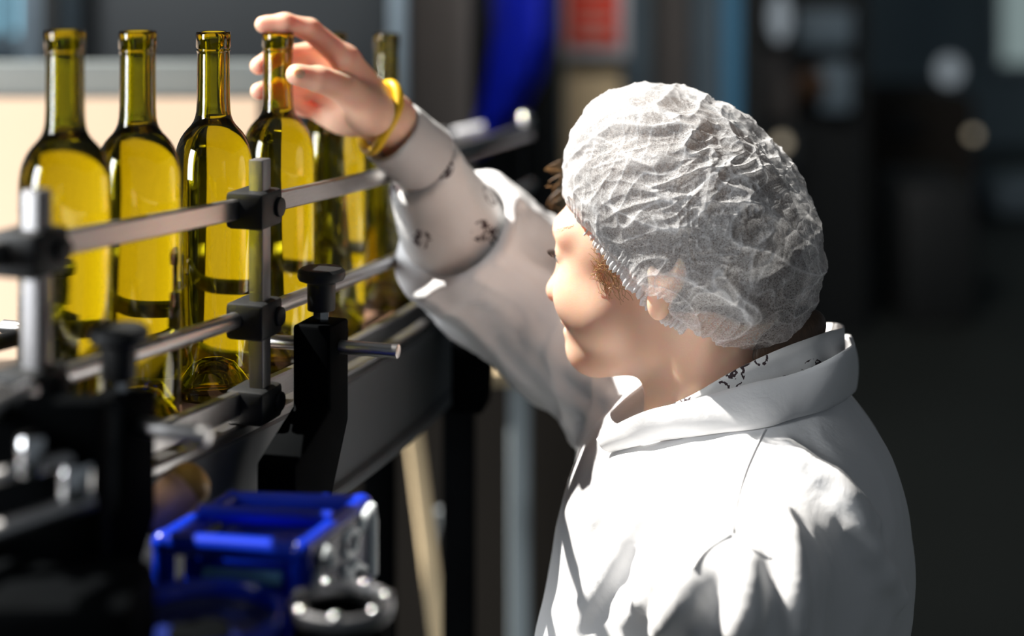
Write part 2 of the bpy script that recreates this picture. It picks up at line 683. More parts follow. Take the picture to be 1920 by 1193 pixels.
def mesh_sdf(sdf, lo, hi, h, B=14, slack=1.7):
    """surface nets on the blocks the surface passes through"""
    lo, hi = A3(lo), A3(hi)
    nb = np.ceil((hi - lo) / (h * B)).astype(int)
    bi = np.stack(np.meshgrid(*[np.arange(n) for n in nb], indexing='ij'), -1).reshape(-1, 3)
    cen = lo + (bi + 0.5) * B * h
    d = sdf(cen)
    bi = bi[np.abs(d) < B * h * 0.87 * slack]
    g = np.stack(np.meshgrid(*[np.arange(-1, B + 1)] * 3, indexing='ij'), -1).reshape(-1, 3)
    n = B + 2
    VID, VCO, QUAD = [], [], []
    STR = np.array([1 << 40, 1 << 20, 1], dtype=np.int64)
    for s in range(0, len(bi), 24):
        bb = bi[s:s + 24]
        idx = (bb[:, None, :] * B + g[None]).reshape(-1, 3)
        FV = sdf(lo + idx * h).reshape(len(bb), n, n, n)
        for k, b0 in enumerate(bb):
            Fk = FV[k]
            ins = Fk < 0
            c = n - 1
            mixed = np.zeros((c, c, c), int)
            for dx in (0, 1):
                for dy in (0, 1):
                    for dz in (0, 1):
                        mixed += ins[dx:dx + c, dy:dy + c, dz:dz + c]
            act = np.argwhere((mixed > 0) & (mixed < 8))
            if len(act) == 0:
                continue
            pos = np.zeros((len(act), 3)); cnt = np.zeros(len(act))
            for ax in range(3):
                o1, o2 = [(1, 2), (0, 2), (0, 1)][ax]
                for u in (0, 1):
                    for v in (0, 1):
                        a = act.copy(); a[:, o1] += u; a[:, o2] += v
                        e = a.copy(); e[:, ax] += 1
                        fa = Fk[a[:, 0], a[:, 1], a[:, 2]]; fe = Fk[e[:, 0], e[:, 1], e[:, 2]]
                        m = (fa < 0) != (fe < 0)
                        t = np.where(m, fa / np.where(m, fa - fe, 1), 0)
                        q = a.astype(float); q[:, ax] += t
                        pos[m] += q[m]; cnt[m] += 1
            pos /= cnt[:, None]
            gid = (act - 1 + b0 * B + 4)
            VID.append(gid @ STR)
            VCO.append(lo + (pos - 1 + b0 * B) * h)
            for ax in range(3):
                o1, o2 = [(1, 2), (2, 0), (0, 1)][ax]
                sl = [slice(1, B + 1)] * 3
                s2 = list(sl); s2[ax] = slice(2, B + 2)
                ia = ins[tuple(sl)]; ib = ins[tuple(s2)]
                w = np.argwhere(ia != ib)
                if len(w) == 0:
                    continue
                flip = ia[w[:, 0], w[:, 1], w[:, 2]]
                base = w + b0 * B + 4
                e1 = np.zeros(3, int); e1[o1] = 1
                e2 = np.zeros(3, int); e2[o2] = 1
                q = np.stack([(base - e1 - e2) @ STR, (base - e2) @ STR, base @ STR, (base - e1) @ STR], 1)
                q[~flip] = q[~flip][:, ::-1]
                QUAD.append(q)
    vid = np.concatenate(VID); vco = np.concatenate(VCO); q = np.concatenate(QUAD)
    uid, first = np.unique(vid, return_index=True)
    co = vco[first]
    qi = np.searchsorted(uid, q)
    qi = np.clip(qi, 0, len(uid) - 1)
    ok = (uid[qi] == q).all(1)
    return biggest(co, qi[ok])


def smooth_mesh(co, quads, it=2, lam=0.5):
    e = np.concatenate([quads[:, [0, 1]], quads[:, [1, 2]], quads[:, [2, 3]], quads[:, [3, 0]]])
    n = len(co)
    for _ in range(it):
        acc = np.zeros_like(co); cnt = np.zeros(n)
        for a, b in ((0, 1), (1, 0)):
            np.add.at(acc, e[:, a], co[e[:, b]])
            np.add.at(cnt, e[:, a], 1)
        co = co + lam * (acc / np.maximum(cnt, 1)[:, None] - co)
    return co


def surf(sdf, px, py, y0=0.8, y1=2.4):
    """first hit of the view ray with an implicit surface"""
    ds = A3(P(px, py, 1.0)) - A3((0, 0, ZC))
    t = y0
    for _ in range(160):
        p = A3((0, 0, ZC)) + ds * t
        d = float(sdf(p[None])[0])
        if abs(d) < 2e-4:
            break
        t += d * 0.7
        if t > y1:
            break
    return p


# ================================================================== the setting
def make_room():
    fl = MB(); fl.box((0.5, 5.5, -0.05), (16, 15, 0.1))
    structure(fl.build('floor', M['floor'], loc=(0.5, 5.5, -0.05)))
    w = MB(); w.box((0.5, 12.1, 2.0), (16, 0.2, 4.2))
    structure(w.build('wall_back', M['wall'], loc=(0.5, 12.1, 2)))
    # ceiling added out of view, its opening shaped to let sun in here only
    ce = MB()
    hx0, hx1, hy0, hy1, z = -3.75, -1.30, 1.55, 4.6, 4.1
    X0, X1, Y0, Y1 = -7.5, 8.5, -2.0, 12.2
    for (a, b, c, d) in ((X0, hx0, Y0, Y1), (hx1, X1, Y0, Y1), (hx0, hx1, Y0, hy0), (hx0, hx1, hy1, Y1)):
        ce.box(((a + b) / 2, (c + d) / 2, z + 0.05), (b - a, d - c, 0.1))
    structure(ce.build('ceiling', M['ceil'], loc=(0, 5, z)))
    # daylight windows in the back wall
    for i, (x0, x1, z0, z1, m, y) in enumerate(((3.42, 4.5, 0.60, 1.75, 'daylight', 11.95),)):
        f = MB()
        f.box(((x0 + x1) / 2, y, z1 + 0.03), (x1 - x0 + 0.12, 0.1, 0.06), bevel=0.008)
        f.box(((x0 + x1) / 2, y, z0 - 0.03), (x1 - x0 + 0.12, 0.1, 0.06), bevel=0.008)
        for x in (x0 - 0.03, (x0 + x1) / 2, x1 + 0.03):
            f.box((x, y, (z0 + z1) / 2), (0.06, 0.1, z1 - z0), bevel=0.008)
        fo = structure(f.build('window_%d' % (i + 1), M['post_blue'], loc=((x0 + x1) / 2, y, z0)))
        g = MB(); g.box(((x0 + x1) / 2, y + 0.02, (z0 + z1) / 2), (x1 - x0, 0.02, z1 - z0))
        g.build('pane', M[m], fo)


make_room()


def make_fill_surrounds():
    # added frame and wall round the side fill light, out of view
    L_ = Vector((-2.3, 0.25, 1.75)); R = (Vector((0.0, 1.5, 1.30)) - L_).to_track_quat('-Z', 'Y').to_matrix()
    f, w = MB(), MB()
    for x, y, sx, sy in ((0.40, 0, 0.05, 1.40), (-0.40, 0, 0.05, 1.40), (0, 0.675, 0.85, 0.05), (0, -0.675, 0.85, 0.05)):
        f.box(L_ + R @ Vector((x, y, 0.0)), (sx, sy, 0.07), R, 0.006)
    for x, y, sx, sy in ((0.80, 0, 0.74, 3.2), (-0.80, 0, 0.74, 3.2), (0, 1.16, 0.86, 0.90), (0, -1.16, 0.86, 0.90)):
        w.box(L_ + R @ Vector((x, y, 0.02)), (sx, sy, 0.05), R)
    structure(w.build('side_fill_wall', M['wall'], loc=L_))
    structure(f.build('window_3', M['post_blue'], loc=L_))
    # housing added round the hall fill light, out of view
    q = MB(); q.box((-0.3, 2.9, 4.05), (1.3, 0.6, 0.09), bevel=0.01)
    structure(q.build('hall_fill_housing', M['ceil'], loc=(-0.3, 2.9, 4.05)))


make_fill_surrounds()

# ================================================================== conveyor
YB = [1.24, 1.327, 1.45, 1.58, 1.74, 1.93]
XB = [122, 258, 400, 521, 622, 725]


def ax(y):
    def q(y):
        return -0.3247 + 0.3376 * (y - 1.24) - 0.1509 * (y - 1.24) * (y - 1.45)
    if y <= 1.93:
        return q(y)
    return q(1.93) + 0.161 * (y - 1.93)


def zb(y):
    return 1.1953 - 0.0707 * (y - 1.45)


def tdir(y):
    return Vector((ax(y + 0.01) - ax(y - 0.01), 0.02, zb(y + 0.01) - zb(y - 0.01))).normalized()


def ndir(y):
    t = tdir(y)
    return Vector((t.y, -t.x, 0)).normalized()       # towards the aisle (right, nearer the camera)


def cpt(y, off, h):
    return Vector((ax(y), y, zb(y) + h)) + ndir(y) * off


def cpath(y0, y1, off, h, n=40):
    return [cpt(y0 + (y1 - y0) * i / n, off, h) for i in range(n + 1)]


def make_conveyor():
    Y0, Y1 = 0.72, 2.72
    r = thing('conveyor', 'bottle conveyor with brown chain and dark grey side panels', 'conveyor', (ax(1.9), 1.9, 0))
    b = MB(); b.sweep(cpath(Y0, Y1, 0, -0.006, 50), 0.083, 0.012)
    # chain links show as thin gaps
    y = Y0 + 0.02
    bo = b.build('chain', M['belt'], r)
    for s in (1, -1):
        p = MB()
        p.sweep(cpath(Y0, Y1, s * 0.055, -0.060, 50), 0.016, 0.094)
        p.sweep(cpath(Y0, Y1, s * 0.060, -0.104, 50), 0.026, 0.010)
        pm = p.build('side_panel', M['panel_grey'], r)
        t = MB(); t.sweep(cpath(Y0, Y1, s * 0.052, -0.009, 50), 0.022, 0.008)
        t.build('edge_strip', M['steel'], r)
    k = MB()
    k.sweep(cpath(Y0, Y1, 0, -0.075, 40), 0.09, 0.03)
    k.build('chain_bed', M['black_iron'], r)
    # legs
    for y in (0.9, 2.1):
        for s in (-1, 1):
            a = cpt(y, s * 0.05, -0.1)
            l = MB(); l.box((a.x, a.y, a.z / 2), (0.04, 0.04, a.z), bevel=0.004)
            l.box((a.x, a.y, 0.006), (0.08, 0.08, 0.012), bevel=0.003)
            l.build('leg', M['black_iron'], r)
    return r


make_conveyor()


def rail(name, label, off, h, w, hh, y0, y1, m, round_=False):
    pts = cpath(y0, y1, off, h, 50)
    b = MB()
    if round_:
        b.tube(pts, w, 16)
    else:
        b.sweep(pts, w, hh)
    mid = pts[len(pts) // 2]
    return tag(b.build(name, m, loc=mid, angle=30), label, 'guide rail')


RO = 0.055
rail('guide_rail', 'upper flat steel guide rail in front of the bottles, at shoulder height', RO, 0.168, 0.008, 0.0165, 0.78, 2.66, M['steel'])
rail('guide_rod', 'round steel guide rod at mid height in front of the bottles', RO, 0.079, 0.0068, 0, 0.78, 2.66, M['steel'], True)
rail('guide_rail', 'lowest flat steel guide rail in front of the bottle bases', RO, 0.012, 0.010, 0.020, 0.78, 2.66, M['steel'])
rail('guide_rod', 'round guide rod behind the bottles, seen dark through the glass', -RO, 0.079, 0.0068, 0, 0.85, 2.62, M['black_plastic'], True)
rail('guide_rail', 'lowest flat guide rail behind the bottle bases', -RO, 0.012, 0.010, 0.020, 0.85, 2.62, M['steel_dark'])


def make_bracket(y, label, s=1, post_top=0.208, full=True):
    """upright with three clamps, carried by a rod that a knob locks in a black arm; s=1 front side, -1 rear"""
    t = tdir(y); t.z = 0; t.normalize()
    n = ndir(y) * s
    up = Vector((0, 0, 1))
    R = Matrix((t, n, up)).transposed()
    if R.determinant() < 0:
        R = Matrix((-t, n, up)).transposed()
    o = cpt(y, RO * s, 0)
    g = 'front rail brackets' if s > 0 else 'rear rail brackets'
    r = thing('rail_bracket', label, 'bracket', o, g)

    def w(a, b, c):
        return o + t * a + n * b + up * c
    if not full:
        post_top = 0.100
    pb = MB(); pb.box(w(0, 0.013, (post_top + 0.0) / 2), (0.015, 0.013, post_top), R, 0.0012)
    pb.build('post', M['satin_steel'], r)
    for hh, hz in ((0.168, 0.030), (0.079, 0.030), (0.010, 0.028))[0 if full else 1:]:
        c = MB()
        c.box(w(0, 0.008, hh), (0.038, 0.034, hz), R, 0.004)
        c.cyl(w(0.010, 0.024, hh), w(0.010, 0.028, hh), 0.008, seg=16, bevel=0.001)
        c.box(w(0.0195, 0.008, hh), (0.003, 0.036, 0.003), R)
        co = c.build('clamp', M['black_plastic'], r)
    a = 0.043                                              # arm stands a little further along the line
    # rod across the line
    rb = MB(); rb.cyl(w(0.034, -0.004, 0.052), w(0.034, 0.120, 0.052), 0.0058, bevel=0.0008)
    rb.build('rod', M['steel'], r)
    k0 = 0.072
    arm = MB()
    arm.prism([w(0.014, 0.052, k0), w(0.052, 0.052, k0), w(0.052, 0.052, -0.012), w(0.0, 0.052, -0.095), w(-0.052, 0.052, -0.095), w(-0.052, 0.052, -0.020), w(0.014, 0.052, 0.006)], n, 0.034, 0.003)
    arm.build('arm', M['black_iron'], r)
    e = MB()
    e.prism([w(0.0525, 0.052, k0 - 0.004), w(0.0525, 0.066, k0 - 0.004), w(0.0525, 0.066, -0.010), w(0.0525, 0.052, -0.010)], t, 0.0016, 0.0003)
    e.build('edge_plate', M['panel_grey'], r)
    b = MB(); b.cyl(w(0.034, 0.052, k0), w(0.034, 0.052, k0 + 0.010), 0.0068, seg=6)
    b.build('bolt', M['chrome'], r)
    kn = MB()
    c0 = w(0.034, 0.052, k0 + 0.009)
    kn.lathe([(0, 0), (0.011, 0), (0.0115, 0.001), (0.0118, 0.022), (0.013, 0.023), (0.0185, 0.025), (0.0198, 0.028), (0.0195, 0.032), (0.017, 0.0345), (0, 0.0355)], c0, seg=32)
    kn.build('knob', M['black_plastic'], r)
    return r


make_bracket(1.125, 'black rail bracket with knob nearest the camera, left of the frame')
make_bracket(1.402, 'sharply seen black rail bracket with mushroom knob and jutting steel rod')
make_bracket(1.905, 'far rail bracket with black arm below the raised white sleeve')
make_bracket(1.37, 'rear rail bracket whose knob shows through the leftmost bottle', -1, full=False)
make_bracket(1.98, 'rear rail bracket behind the far bottles', -1, full=False)


# ------------------------------------------------------------------ wine bottles
def bottle_mesh():
    out = [(0, 0.030), (0.006, 0.0295), (0.013, 0.024), (0.019, 0.013), (0.0235, 0.004), (0.0265, 0.0005), (0.029, 0.0005), (0.0315, 0.002), (0.0331, 0.0055), (0.0337, 0.012), (0.0337, 0.05), (0.0337, 0.10), (0.0337, 0.150), (0.0337, 0.186), (0.0335, 0.1945), (0.0329, 0.2020), (0.0318, 0.2085), (0.0301, 0.2142), (0.0277, 0.2195), (0.0248, 0.2240), (0.0217, 0.2276), (0.0189, 0.2306), (0.0167, 0.2340), (0.0152, 0.2380), (0.0144, 0.2430), (0.0140, 0.252), (0.0138, 0.275), (0.0137, 0.2915), (0.0138, 0.2930), (0.0144, 0.2936), (0.0144, 0.2948), (0.0139, 0.2954), (0.0140, 0.2960), (0.0146, 0.2968), (0.0147, 0.3078), (0.0144, 0.3095), (0.0135, 0.3101), (0.0112, 0.3100), (0.0101, 0.3090)]
    inn = [(0.0097, 0.306), (0.0089, 0.295), (0.0089, 0.275), (0.0092, 0.252), (0.0101, 0.2425), (0.0116, 0.2365), (0.0138, 0.2318), (0.0168, 0.2278), (0.0202, 0.2238), (0.0233, 0.2193), (0.0259, 0.2140), (0.0279, 0.2078), (0.0292, 0.2010), (0.0299, 0.1935), (0.0302, 0.185), (0.0303, 0.165), (0.0303, 0.10), (0.0303, 0.03), (0.0300, 0.018), (0.0285, 0.010), (0.0255, 0.0085), (0.0225, 0.013), (0.0180, 0.0215), (0.0125, 0.0305), (0.006, 0.0350), (0, 0.0355)]
    liq = [(r + 0.0004, z + (0.0004 if z > 0.03 and r > 0.012 else -0.0004)) for r, z in inn if z <= 0.2366]
    liq = [(0.0, 0.2385), (0.0080, 0.2386), (0.0108, 0.2394)] + liq
    liq[-1] = (0.0, liq[-1][1])
    w = MB(); w.lathe(liq, seg=72)
    b = MB(); b.lathe(out + inn, seg=72)
    return b, w


bm_b, bm_w = bottle_mesh()
b0 = bm_b.build('wine_bottle', M['glass'], angle=180)
w0 = bm_w.build('wine', M['wine'], b0, angle=60)
BL = ['olive green wine bottle nearest the camera, blurred, leftmost of the row',
      'second olive glass bottle from the left, between the blurred and the sharp one',
      'sharp olive glass bottle standing behind the steel upright of the guide rail',
      'olive glass bottle whose neck the raised hand is holding',
      'blurred olive bottle just behind the one being held, its neck hidden by the hand',
      'farthest olive bottle, its dark neck rising behind the wrist']
for i, (px, y) in enumerate(zip(XB, YB)):
    o = b0 if i == 0 else b0.copy()
    if i:
        C.objects.link(o)
        wc = w0.copy(); wc.parent = o; C.objects.link(wc)
    o.location = ((px - 960) * y / F, y, zb(y))
    o.rotation_euler.z = i * 1.1
    tag(o, BL[i], 'bottle', 'wine bottles on the conveyor')


# ------------------------------------------------------------------ table behind the bottles
def make_table():
    r = thing('packing_table', 'sunlit cream sloping board behind the bottles with a grey steel top bar', 'table', (-0.75, 2.2, 0))
    # board leans back
    a, b_ = P(-330, 690, 1.82), P(-330, 176, 2.62)
    x0, x1 = -0.80 * 1.5, -0.40
    x1b = (486 - 960) * 2.62 / F
    x1a = -0.245
    b = MB()
    poly = [Vector((-1.5, a.y, a.z)), Vector((x1a - 0.03, a.y, a.z)), Vector((x1b, b_.y, b_.z)), Vector((-1.5, b_.y, b_.z))]
    nn = (poly[1] - poly[0]).cross(poly[3] - poly[0])
    b.prism(poly, nn, 0.02, 0.002)
    b.build('board', M['cream'], r)
    t = MB(); t.box((-0.90, 2.60, P(0, 148, 2.60).z), (1.12, 0.03, 0.052), bevel=0.003)
    t.build('top_bar', M['bar_grey'], r)
    for x, y, z in ((-1.4, 2.58, b_.z), (x1b - 0.05, 2.58, b_.z), (-1.4, 1.9, a.z), (x1a - 0.1, 1.9, a.z)):
        l = MB(); l.box((x, y, (z - 0.02) / 2), (0.04, 0.04, z - 0.02), bevel=0.003)
        l.build('leg', M['steel_dark'], r)


make_table()


# ------------------------------------------------------------------ drive machinery, lower left foreground
def make_gearbox():
    c = [Vector((-0.2325, 1.140, 1.189)), Vector((-0.1390, 1.124, 1.189)), Vector((-0.1070, 1.212, 1.189)), Vector((-0.2000, 1.220, 1.189))]
    o = (c[0] + c[1] + c[2] + c[3]) / 4
    r = thing('gearbox', 'blue enamelled worm gearbox with white markings on its side', 'gearbox', (o.x, o.y, 1.10))
    up = Vector((0, 0, 1))
    H = 0.090
    b = MB()
    inset = [p + (o - p) * 0.16 for p in c]
    b.prism([p - up * (0.0 + H / 2 + 0.010) for p in inset], up, H - 0.004, 0.006)
    body = b.build('housing', M['blue'], r)
    # rounded top frame and lower frame
    f = MB()
    for zz, rad in ((-0.005, 0.0075), (-H, 0.008)):
        for i in range(4):
            p, q = c[i] + up * zz, c[(i + 1) % 4] + up * zz
            f.tube([p, q], rad, 12)
            f.sphere(p, rad * 1.1)
    for i in range(4):
        f.tube([c[i] - up * 0.005, c[i] - up * H], 0.0075, 12)
    f.build('frame', M['blue'], r)
    # bar across the front pocket and across the top
    fb = MB()
    d = (c[1] - c[0])
    fr = Vector((0.15, -1, 0)).normalized()
    fb.tube([c[0] + d * 0.30 - up * 0.024 + fr * 0.001, c[0] + d * 0.86 - up * 0.024 + fr * 0.001], 0.0052, 12)
    fb.build('rib', M['sky_blue'], r)
    tb = MB()
    tb.tube([(c[0] + c[3]) / 2 + up * 0.001, (c[1] + c[2]) / 2 + up * 0.001], 0.006, 12)
    tb.build('rib', M['blue'], r)
    # side plate with the white marks
    sd = (c[2] - c[1]); L_ = sd.length; s = sd.normalized()
    n = Vector((s.y, -s.x, 0))
    pl = MB(); pl.prism([c[1] + s * 0.004 - up * 0.004 + n * 0.006, c[2] - s * 0.004 - up * 0.004 + n * 0.006, c[2] - s * 0.004 - up * 0.052 + n * 0.006, c[1] + s * 0.004 - up * 0.040 + n * 0.006], n, 0.006, 0.001)
    plate = pl.build('name_plate', mat('dark_blue_plate', (0.004, 0.008, 0.06), 0.4), r)

    def q(a, h):
        return c[1] + s * (a * L_) - up * h + n * 0.0095
    mk = MB()
    mk.tube([q(.05, .048), q(.05, .020), q(.09, .011), q(.18, .009), q(.25, .013), q(.26, .022)], 0.0040, 8)        # left bracket
    mk.tube([q(.74, .014), q(.83, .007), q(.95, .004), q(.97, .014), q(.97, .052)], 0.0042, 8)                      # right bracket
    ring = [q(.58 + .11 * math.cos(a), .017 + .008 * math.sin(a)) for a in [2 * PI * k / 14 for k in range(14)]]
    mk.tube(ring, 0.0034, 8, closed=True)
    mk.tube([q(.42, .049), q(.52, .038), q(.66, .034), q(.80, .042), q(.70, .056), q(.55, .056), q(.47, .044)], 0.0042, 8)
    mk.tube([q(.46, .030), q(.60, .044), q(.76, .058)], 0.0036, 8)
    mk.tube([q(.36, .048), q(.40, .056)], 0.0040, 8)
    mk.build('white_marking', M['white_paint'], r)
    ft = MB(); ft.box((o.x, o.y, 1.0925), (0.085, 0.075, 0.025), bevel=0.004)
    ft.build('foot', M['black_iron'], r)
    return r


make_gearbox()


def make_drive():
    # black pedestal that carries the drive parts
    r = thing('machine_block', 'black machine pedestal in the lower left corner with steel bars on top', 'machine', (-0.28, 0.98, 0))
    b = MB()
    b.box((-0.262, 0.985, 0.61), (0.10, 0.08, 1.22), bevel=0.01)
    b.build('housing', M['black_iron'], r)
    t = MB(); t.box((-0.135, 1.10, 0.54), (0.19, 0.26, 1.08), bevel=0.008)
    t.build('base', M['black_iron'], r)
    for p0, p1, rad in ((P(-80, 1022, .985), P(176, 935, 1.02), 0.0062), (P(-40, 905, 1.0), P(176, 845, 1.03), 0.0048), (P(-60, 790, 1.0), P(60, 730, 1.05), 0.006)):
        bb = MB(); bb.cyl(p0, p1, rad, bevel=0.001)
        bb.build('bar', M['steel'], r)
    for p, rr in ((P(142, 900, 1.02), 0.011), (P(60, 850, 1.01), 0.009)):
        k = MB(); k.cyl(p - Vector((0, 0, 0.012)), p + Vector((0, 0, 0.011)), rr, bevel=0.002)
        k.build('bolt', M['chrome'], r)
    pb = MB(); pb.box(P(75, 900, 1.03), (0.08, 0.02, 0.10), bevel=0.004)
    pb.build('bracket', M['black_iron'], r)

    m = thing('motor', 'round blue motor cap with raised rim at the bottom edge', 'motor', (-0.1905, 1.04, 1.08))
    c = Vector((-0.1905, 1.04, 1.08))
    q = MB(); q.lathe([(0, 0.085), (0.040, 0.085), (0.044, 0.090), (0.050, 0.090), (0.053, 0.086), (0.053, 0.0), (0, 0)], c, seg=48)
    q.build('housing', mat('dark_blue_housing', (0.003, 0.012, 0.11), 0.4), m)
    q = MB(); q.lathe([(0.046, 0.090), (0.0465, 0.0965), (0.0495, 0.1000), (0.0525, 0.0965), (0.053, 0.090), (0.046, 0.0895)], c, seg=56)
    q.build('rim', M['blue'], m)
    q = MB(); q.lathe([(0.0, 0.088), (0.016, 0.088), (0.019, 0.087), (0.019, 0.084), (0, 0.084)], c, seg=32)
    q.build('hub', M['black_iron'], m)

    c = Vector(((640 - 960) * 1.055 / F, 1.055, 1.08))
    top = (1.6 - 1275 * 1.055 / F) - 1.08
    k = thing('metal_flange', 'round black flange with a shiny bolted steel rim beside the gearbox', 'flange', c)
    q = MB(); q.lathe([(0, 0), (0.027, 0), (0.029, 0.004), (0.029, top - 0.010), (0.0255, top - 0.010), (0.0255, top - 0.05), (0.0, top - 0.05)], c, seg=40)
    q.build('body', M['black_iron'], k)
    q = MB(); q.lathe([(0.0265, top - 0.007), (0.027, top - 0.001), (0.0285, top + 0.001), (0.0315, top), (0.0325, top - 0.004), (0.031, top - 0.009), (0.027, top - 0.010), (0.0265, top - 0.007)], c, seg=48)
    q.build('rim', M['steel_dark'], k)
    for i in range(7):
        a = 2 * PI * i / 7 + 0.2
        q = MB(); q.sphere(c + Vector((0.0283 * math.cos(a), 0.0283 * math.sin(a), top + 0.001)), 0.0036, (1, 1, 0.7), u=16, v=10)
        q.build('bolt', M['chrome'], k)

    hd = thing('lever_handle', 'rounded wooden lever handle with yellow bottle light painted on its end above the blue gearbox', 'handle', P(310, 950, 1.20))
    a, b_ = P(296, 962, 1.205), P(362, 902, 1.225)
    d = (b_ - a); L_ = d.length; dn = d.normalized()
    q = MB(); q.lathe([(0, -0.012), (0.010, -0.012), (0.0135, -0.004), (0.0162, 0.008), (0.0172, L_ * 0.5), (0.0170, L_ * 0.75), (0, L_ * 0.75)], a, dn, 32)
    q.build('grip', M['wood'], hd)
    q = MB(); q.lathe([(0, L_ * 0.70), (0.0171, L_ * 0.70), (0.0171, L_ * 0.85), (0.0155, L_ * 1.05), (0.011, L_ * 1.2), (0.005, L_ * 1.27), (0, L_ * 1.28)], a, dn, 32)
    q.build('caustic_end', mat('caustic_yellow', (0.42, 0.22, 0.03), 0.4), hd)  # yellow light cast through the bottles, put into the end's colour
    q = MB(); q.cyl(a - dn * 0.012, a - dn * 0.07 - Vector((0, 0, 0.02)), 0.006)
    q.build('shaft', M['steel_dark'], hd)


make_drive()


# ================================================================== background
def simple(name, label, cat, m, builder, loc, group=None):
    b = MB(); builder(b)
    return tag(b.build(name, m, loc=loc), label, cat, group)


def post(name, label, cat, m, px0, px1, y, z0=0.0, z1=3.2, depth=0.08):
    x0, x1 = (px0 - 960) * y / F, (px1 - 960) * y / F
    return simple(name, label, cat, m, lambda b: b.box(((x0 + x1) / 2, y, (z0 + z1) / 2), (x1 - x0, depth, z1 - z0), bevel=min(0.01, (x1 - x0) * .1)), ((x0 + x1) / 2, y, z0))


def make_background():
    # big dark cabinet behind the table
    y = 3.6
    X = lambda px, yy=y: (px - 960) * yy / F
    r = thing('machine_cabinet', 'large dark grey machine cabinet filling the back on the left', 'cabinet', (X(390), y + 0.3, 0))
    b = MB(); b.box(((X(150) + X(728)) / 2, y + 0.3, 1.15), (X(728) - X(150), 0.6, 2.3), bevel=0.01)
    b.build('housing', M['dark_cab'], r)
    d = MB(); d.box(((X(60) + X(146)) / 2, y + 0.15, 1.15), (X(146) - X(60), 0.5, 2.3), bevel=0.01)
    d.build('side_column', M['blue_grey'], r)
    g = MB(); g.box((X(126), y - 0.12, 1.15), (0.035, 0.03, 2.3), bevel=0.004)
    g.build('door_seam', M['black_matte'], r)
    # cyan lit window glimpsed at the top left corner
    yy = 6.0
    f = MB()
    x0, x1 = X(-60, yy), X(52, yy)
    z0, z1 = P(0, 62, yy).z, P(0, -200, yy).z
    f.box(((x0 + x1) / 2, yy, z0 - 0.03), (x1 - x0 + .1, 0.08, 0.06), bevel=.01)
    f.box(((x0 + x1) / 2, yy, z1 + 0.03), (x1 - x0 + .1, 0.08, 0.06), bevel=.01)
    for x in (x0, X(8, yy), x1):
        f.box((x, yy, (z0 + z1) / 2), (0.05, 0.08, z1 - z0), bevel=.01)
    fo = structure(f.build('window_2', M['blue_grey'], loc=(x0, yy, z0)))
    p = MB(); p.box(((x0 + x1) / 2, yy + .02, (z0 + z1) / 2), (x1 - x0, .02, z1 - z0)); p.build('pane', M['daylight_cyan'], fo)
    w = MB(); w.box(((X(-500, 6.1) + X(70, 6.1)) / 2, 6.15, z0 / 2 - 0.04), (X(70, 6.1) - X(-500, 6.1), 0.1, z0 - 0.08))
    structure(w.build('wall_left', M['blue_grey'], loc=(X(-200, 6.1), 6.15, 0)))

    post('steel_post', 'pale blue grey upright at the right edge of the dark cabinet', 'post', M['post_blue'], 731, 764, 3.5)
    post('back_panel', 'taupe partition panel between pale post and black doorway', 'panel', M['taupe'], 766, 884, 3.9, 0, 3.2, 0.06)
    post('back_panel', 'black sheet painted for the dark doorway behind the blue plastic sack', 'panel', M['black_matte'], 868, 1052, 4.6, 0, 3.2, 0.06)  # darkness of the doorway made as a black sheet
    # blue plastic sack hanging
    yy = 4.2
    pts = [(975, -260), (975, -120), (978, 0), (978, 70), (965, 140), (940, 210), (905, 262), (885, 290)]
    rr = [0.07, 0.075, 0.075, 0.074, 0.068, 0.055, 0.04, 0.022]
    b = bmesh.new()
    rings = []
    for k in range(len(pts) * 4 - 3):
        i, t = divmod(k, 4); t /= 4
        a = pts[i]; c = pts[min(i + 1, len(pts) - 1)]
        rad = rr[i] * (1 - t) + rr[min(i + 1, len(rr) - 1)] * t
        ctr = P(a[0] * (1 - t) + c[0] * t, a[1] * (1 - t) + c[1] * t, yy)
        ring = []
        for s in range(40):
            th = 2 * PI * s / 40
            q = rad * (1 + 0.10 * math.sin(5 * th + 0.12 * k) + 0.05 * math.sin(11 * th))
            ring.append(b.verts.new(ctr + Vector((q * math.cos(th), q * math.sin(th), 0))))
        rings.append(ring)
    for A, B in zip(rings[:-1], rings[1:]):
        for s in range(40):
            b.faces.new((A[s], A[(s + 1) % 40], B[(s + 1) % 40], B[s]))
    b.faces.new(rings[0]); b.faces.new(rings[-1][::-1])
    bmesh.ops.recalc_face_normals(b, faces=b.faces[:])
    mb = MB(); mb._merge(b)
    tag(mb.build('plastic_sack', M['blue_deep'], loc=P(950, 290, yy)), 'deep blue plastic sack hanging beside the red sign', 'sack')
    # column with red notice
    post('column', 'tan column under the red notice', 'column', M['tan'], 1058, 1163, 5.2, 0, 3.4, 0.2)
    s = thing('notice_sign', 'red notice board with white border on the tan column', 'sign', P(1110, 112, 5.05))
    a, c = P(1042, -140, 5.05), P(1178, 108, 5.05)
    q = MB(); q.box(((a.x + c.x) / 2, 5.06, (a.z + c.z) / 2), (c.x - a.x, 0.02, a.z - c.z), bevel=.003); q.build('backing', M['sign_white'], s)
    a, c = P(1063, -120, 5.05), P(1160, 86, 5.05)
    q = MB(); q.box(((a.x + c.x) / 2, 5.045, (a.z + c.z) / 2), (c.x - a.x, 0.012, a.z - c.z), bevel=.002); q.build('red_panel', M['red'], s)
    for py in (-80, -50, -20, 6, 34, 40, 62, 70):
        a = P(1076 + (py % 7), py, 5.03); c = P(1150 - (py % 11), py + 5, 5.03)
        q = MB(); q.box(((a.x + c.x) / 2, 5.037, (a.z + c.z) / 2), (c.x - a.x, 0.004, a.z - c.z)); q.build('text_line', M['sign_text'], s)
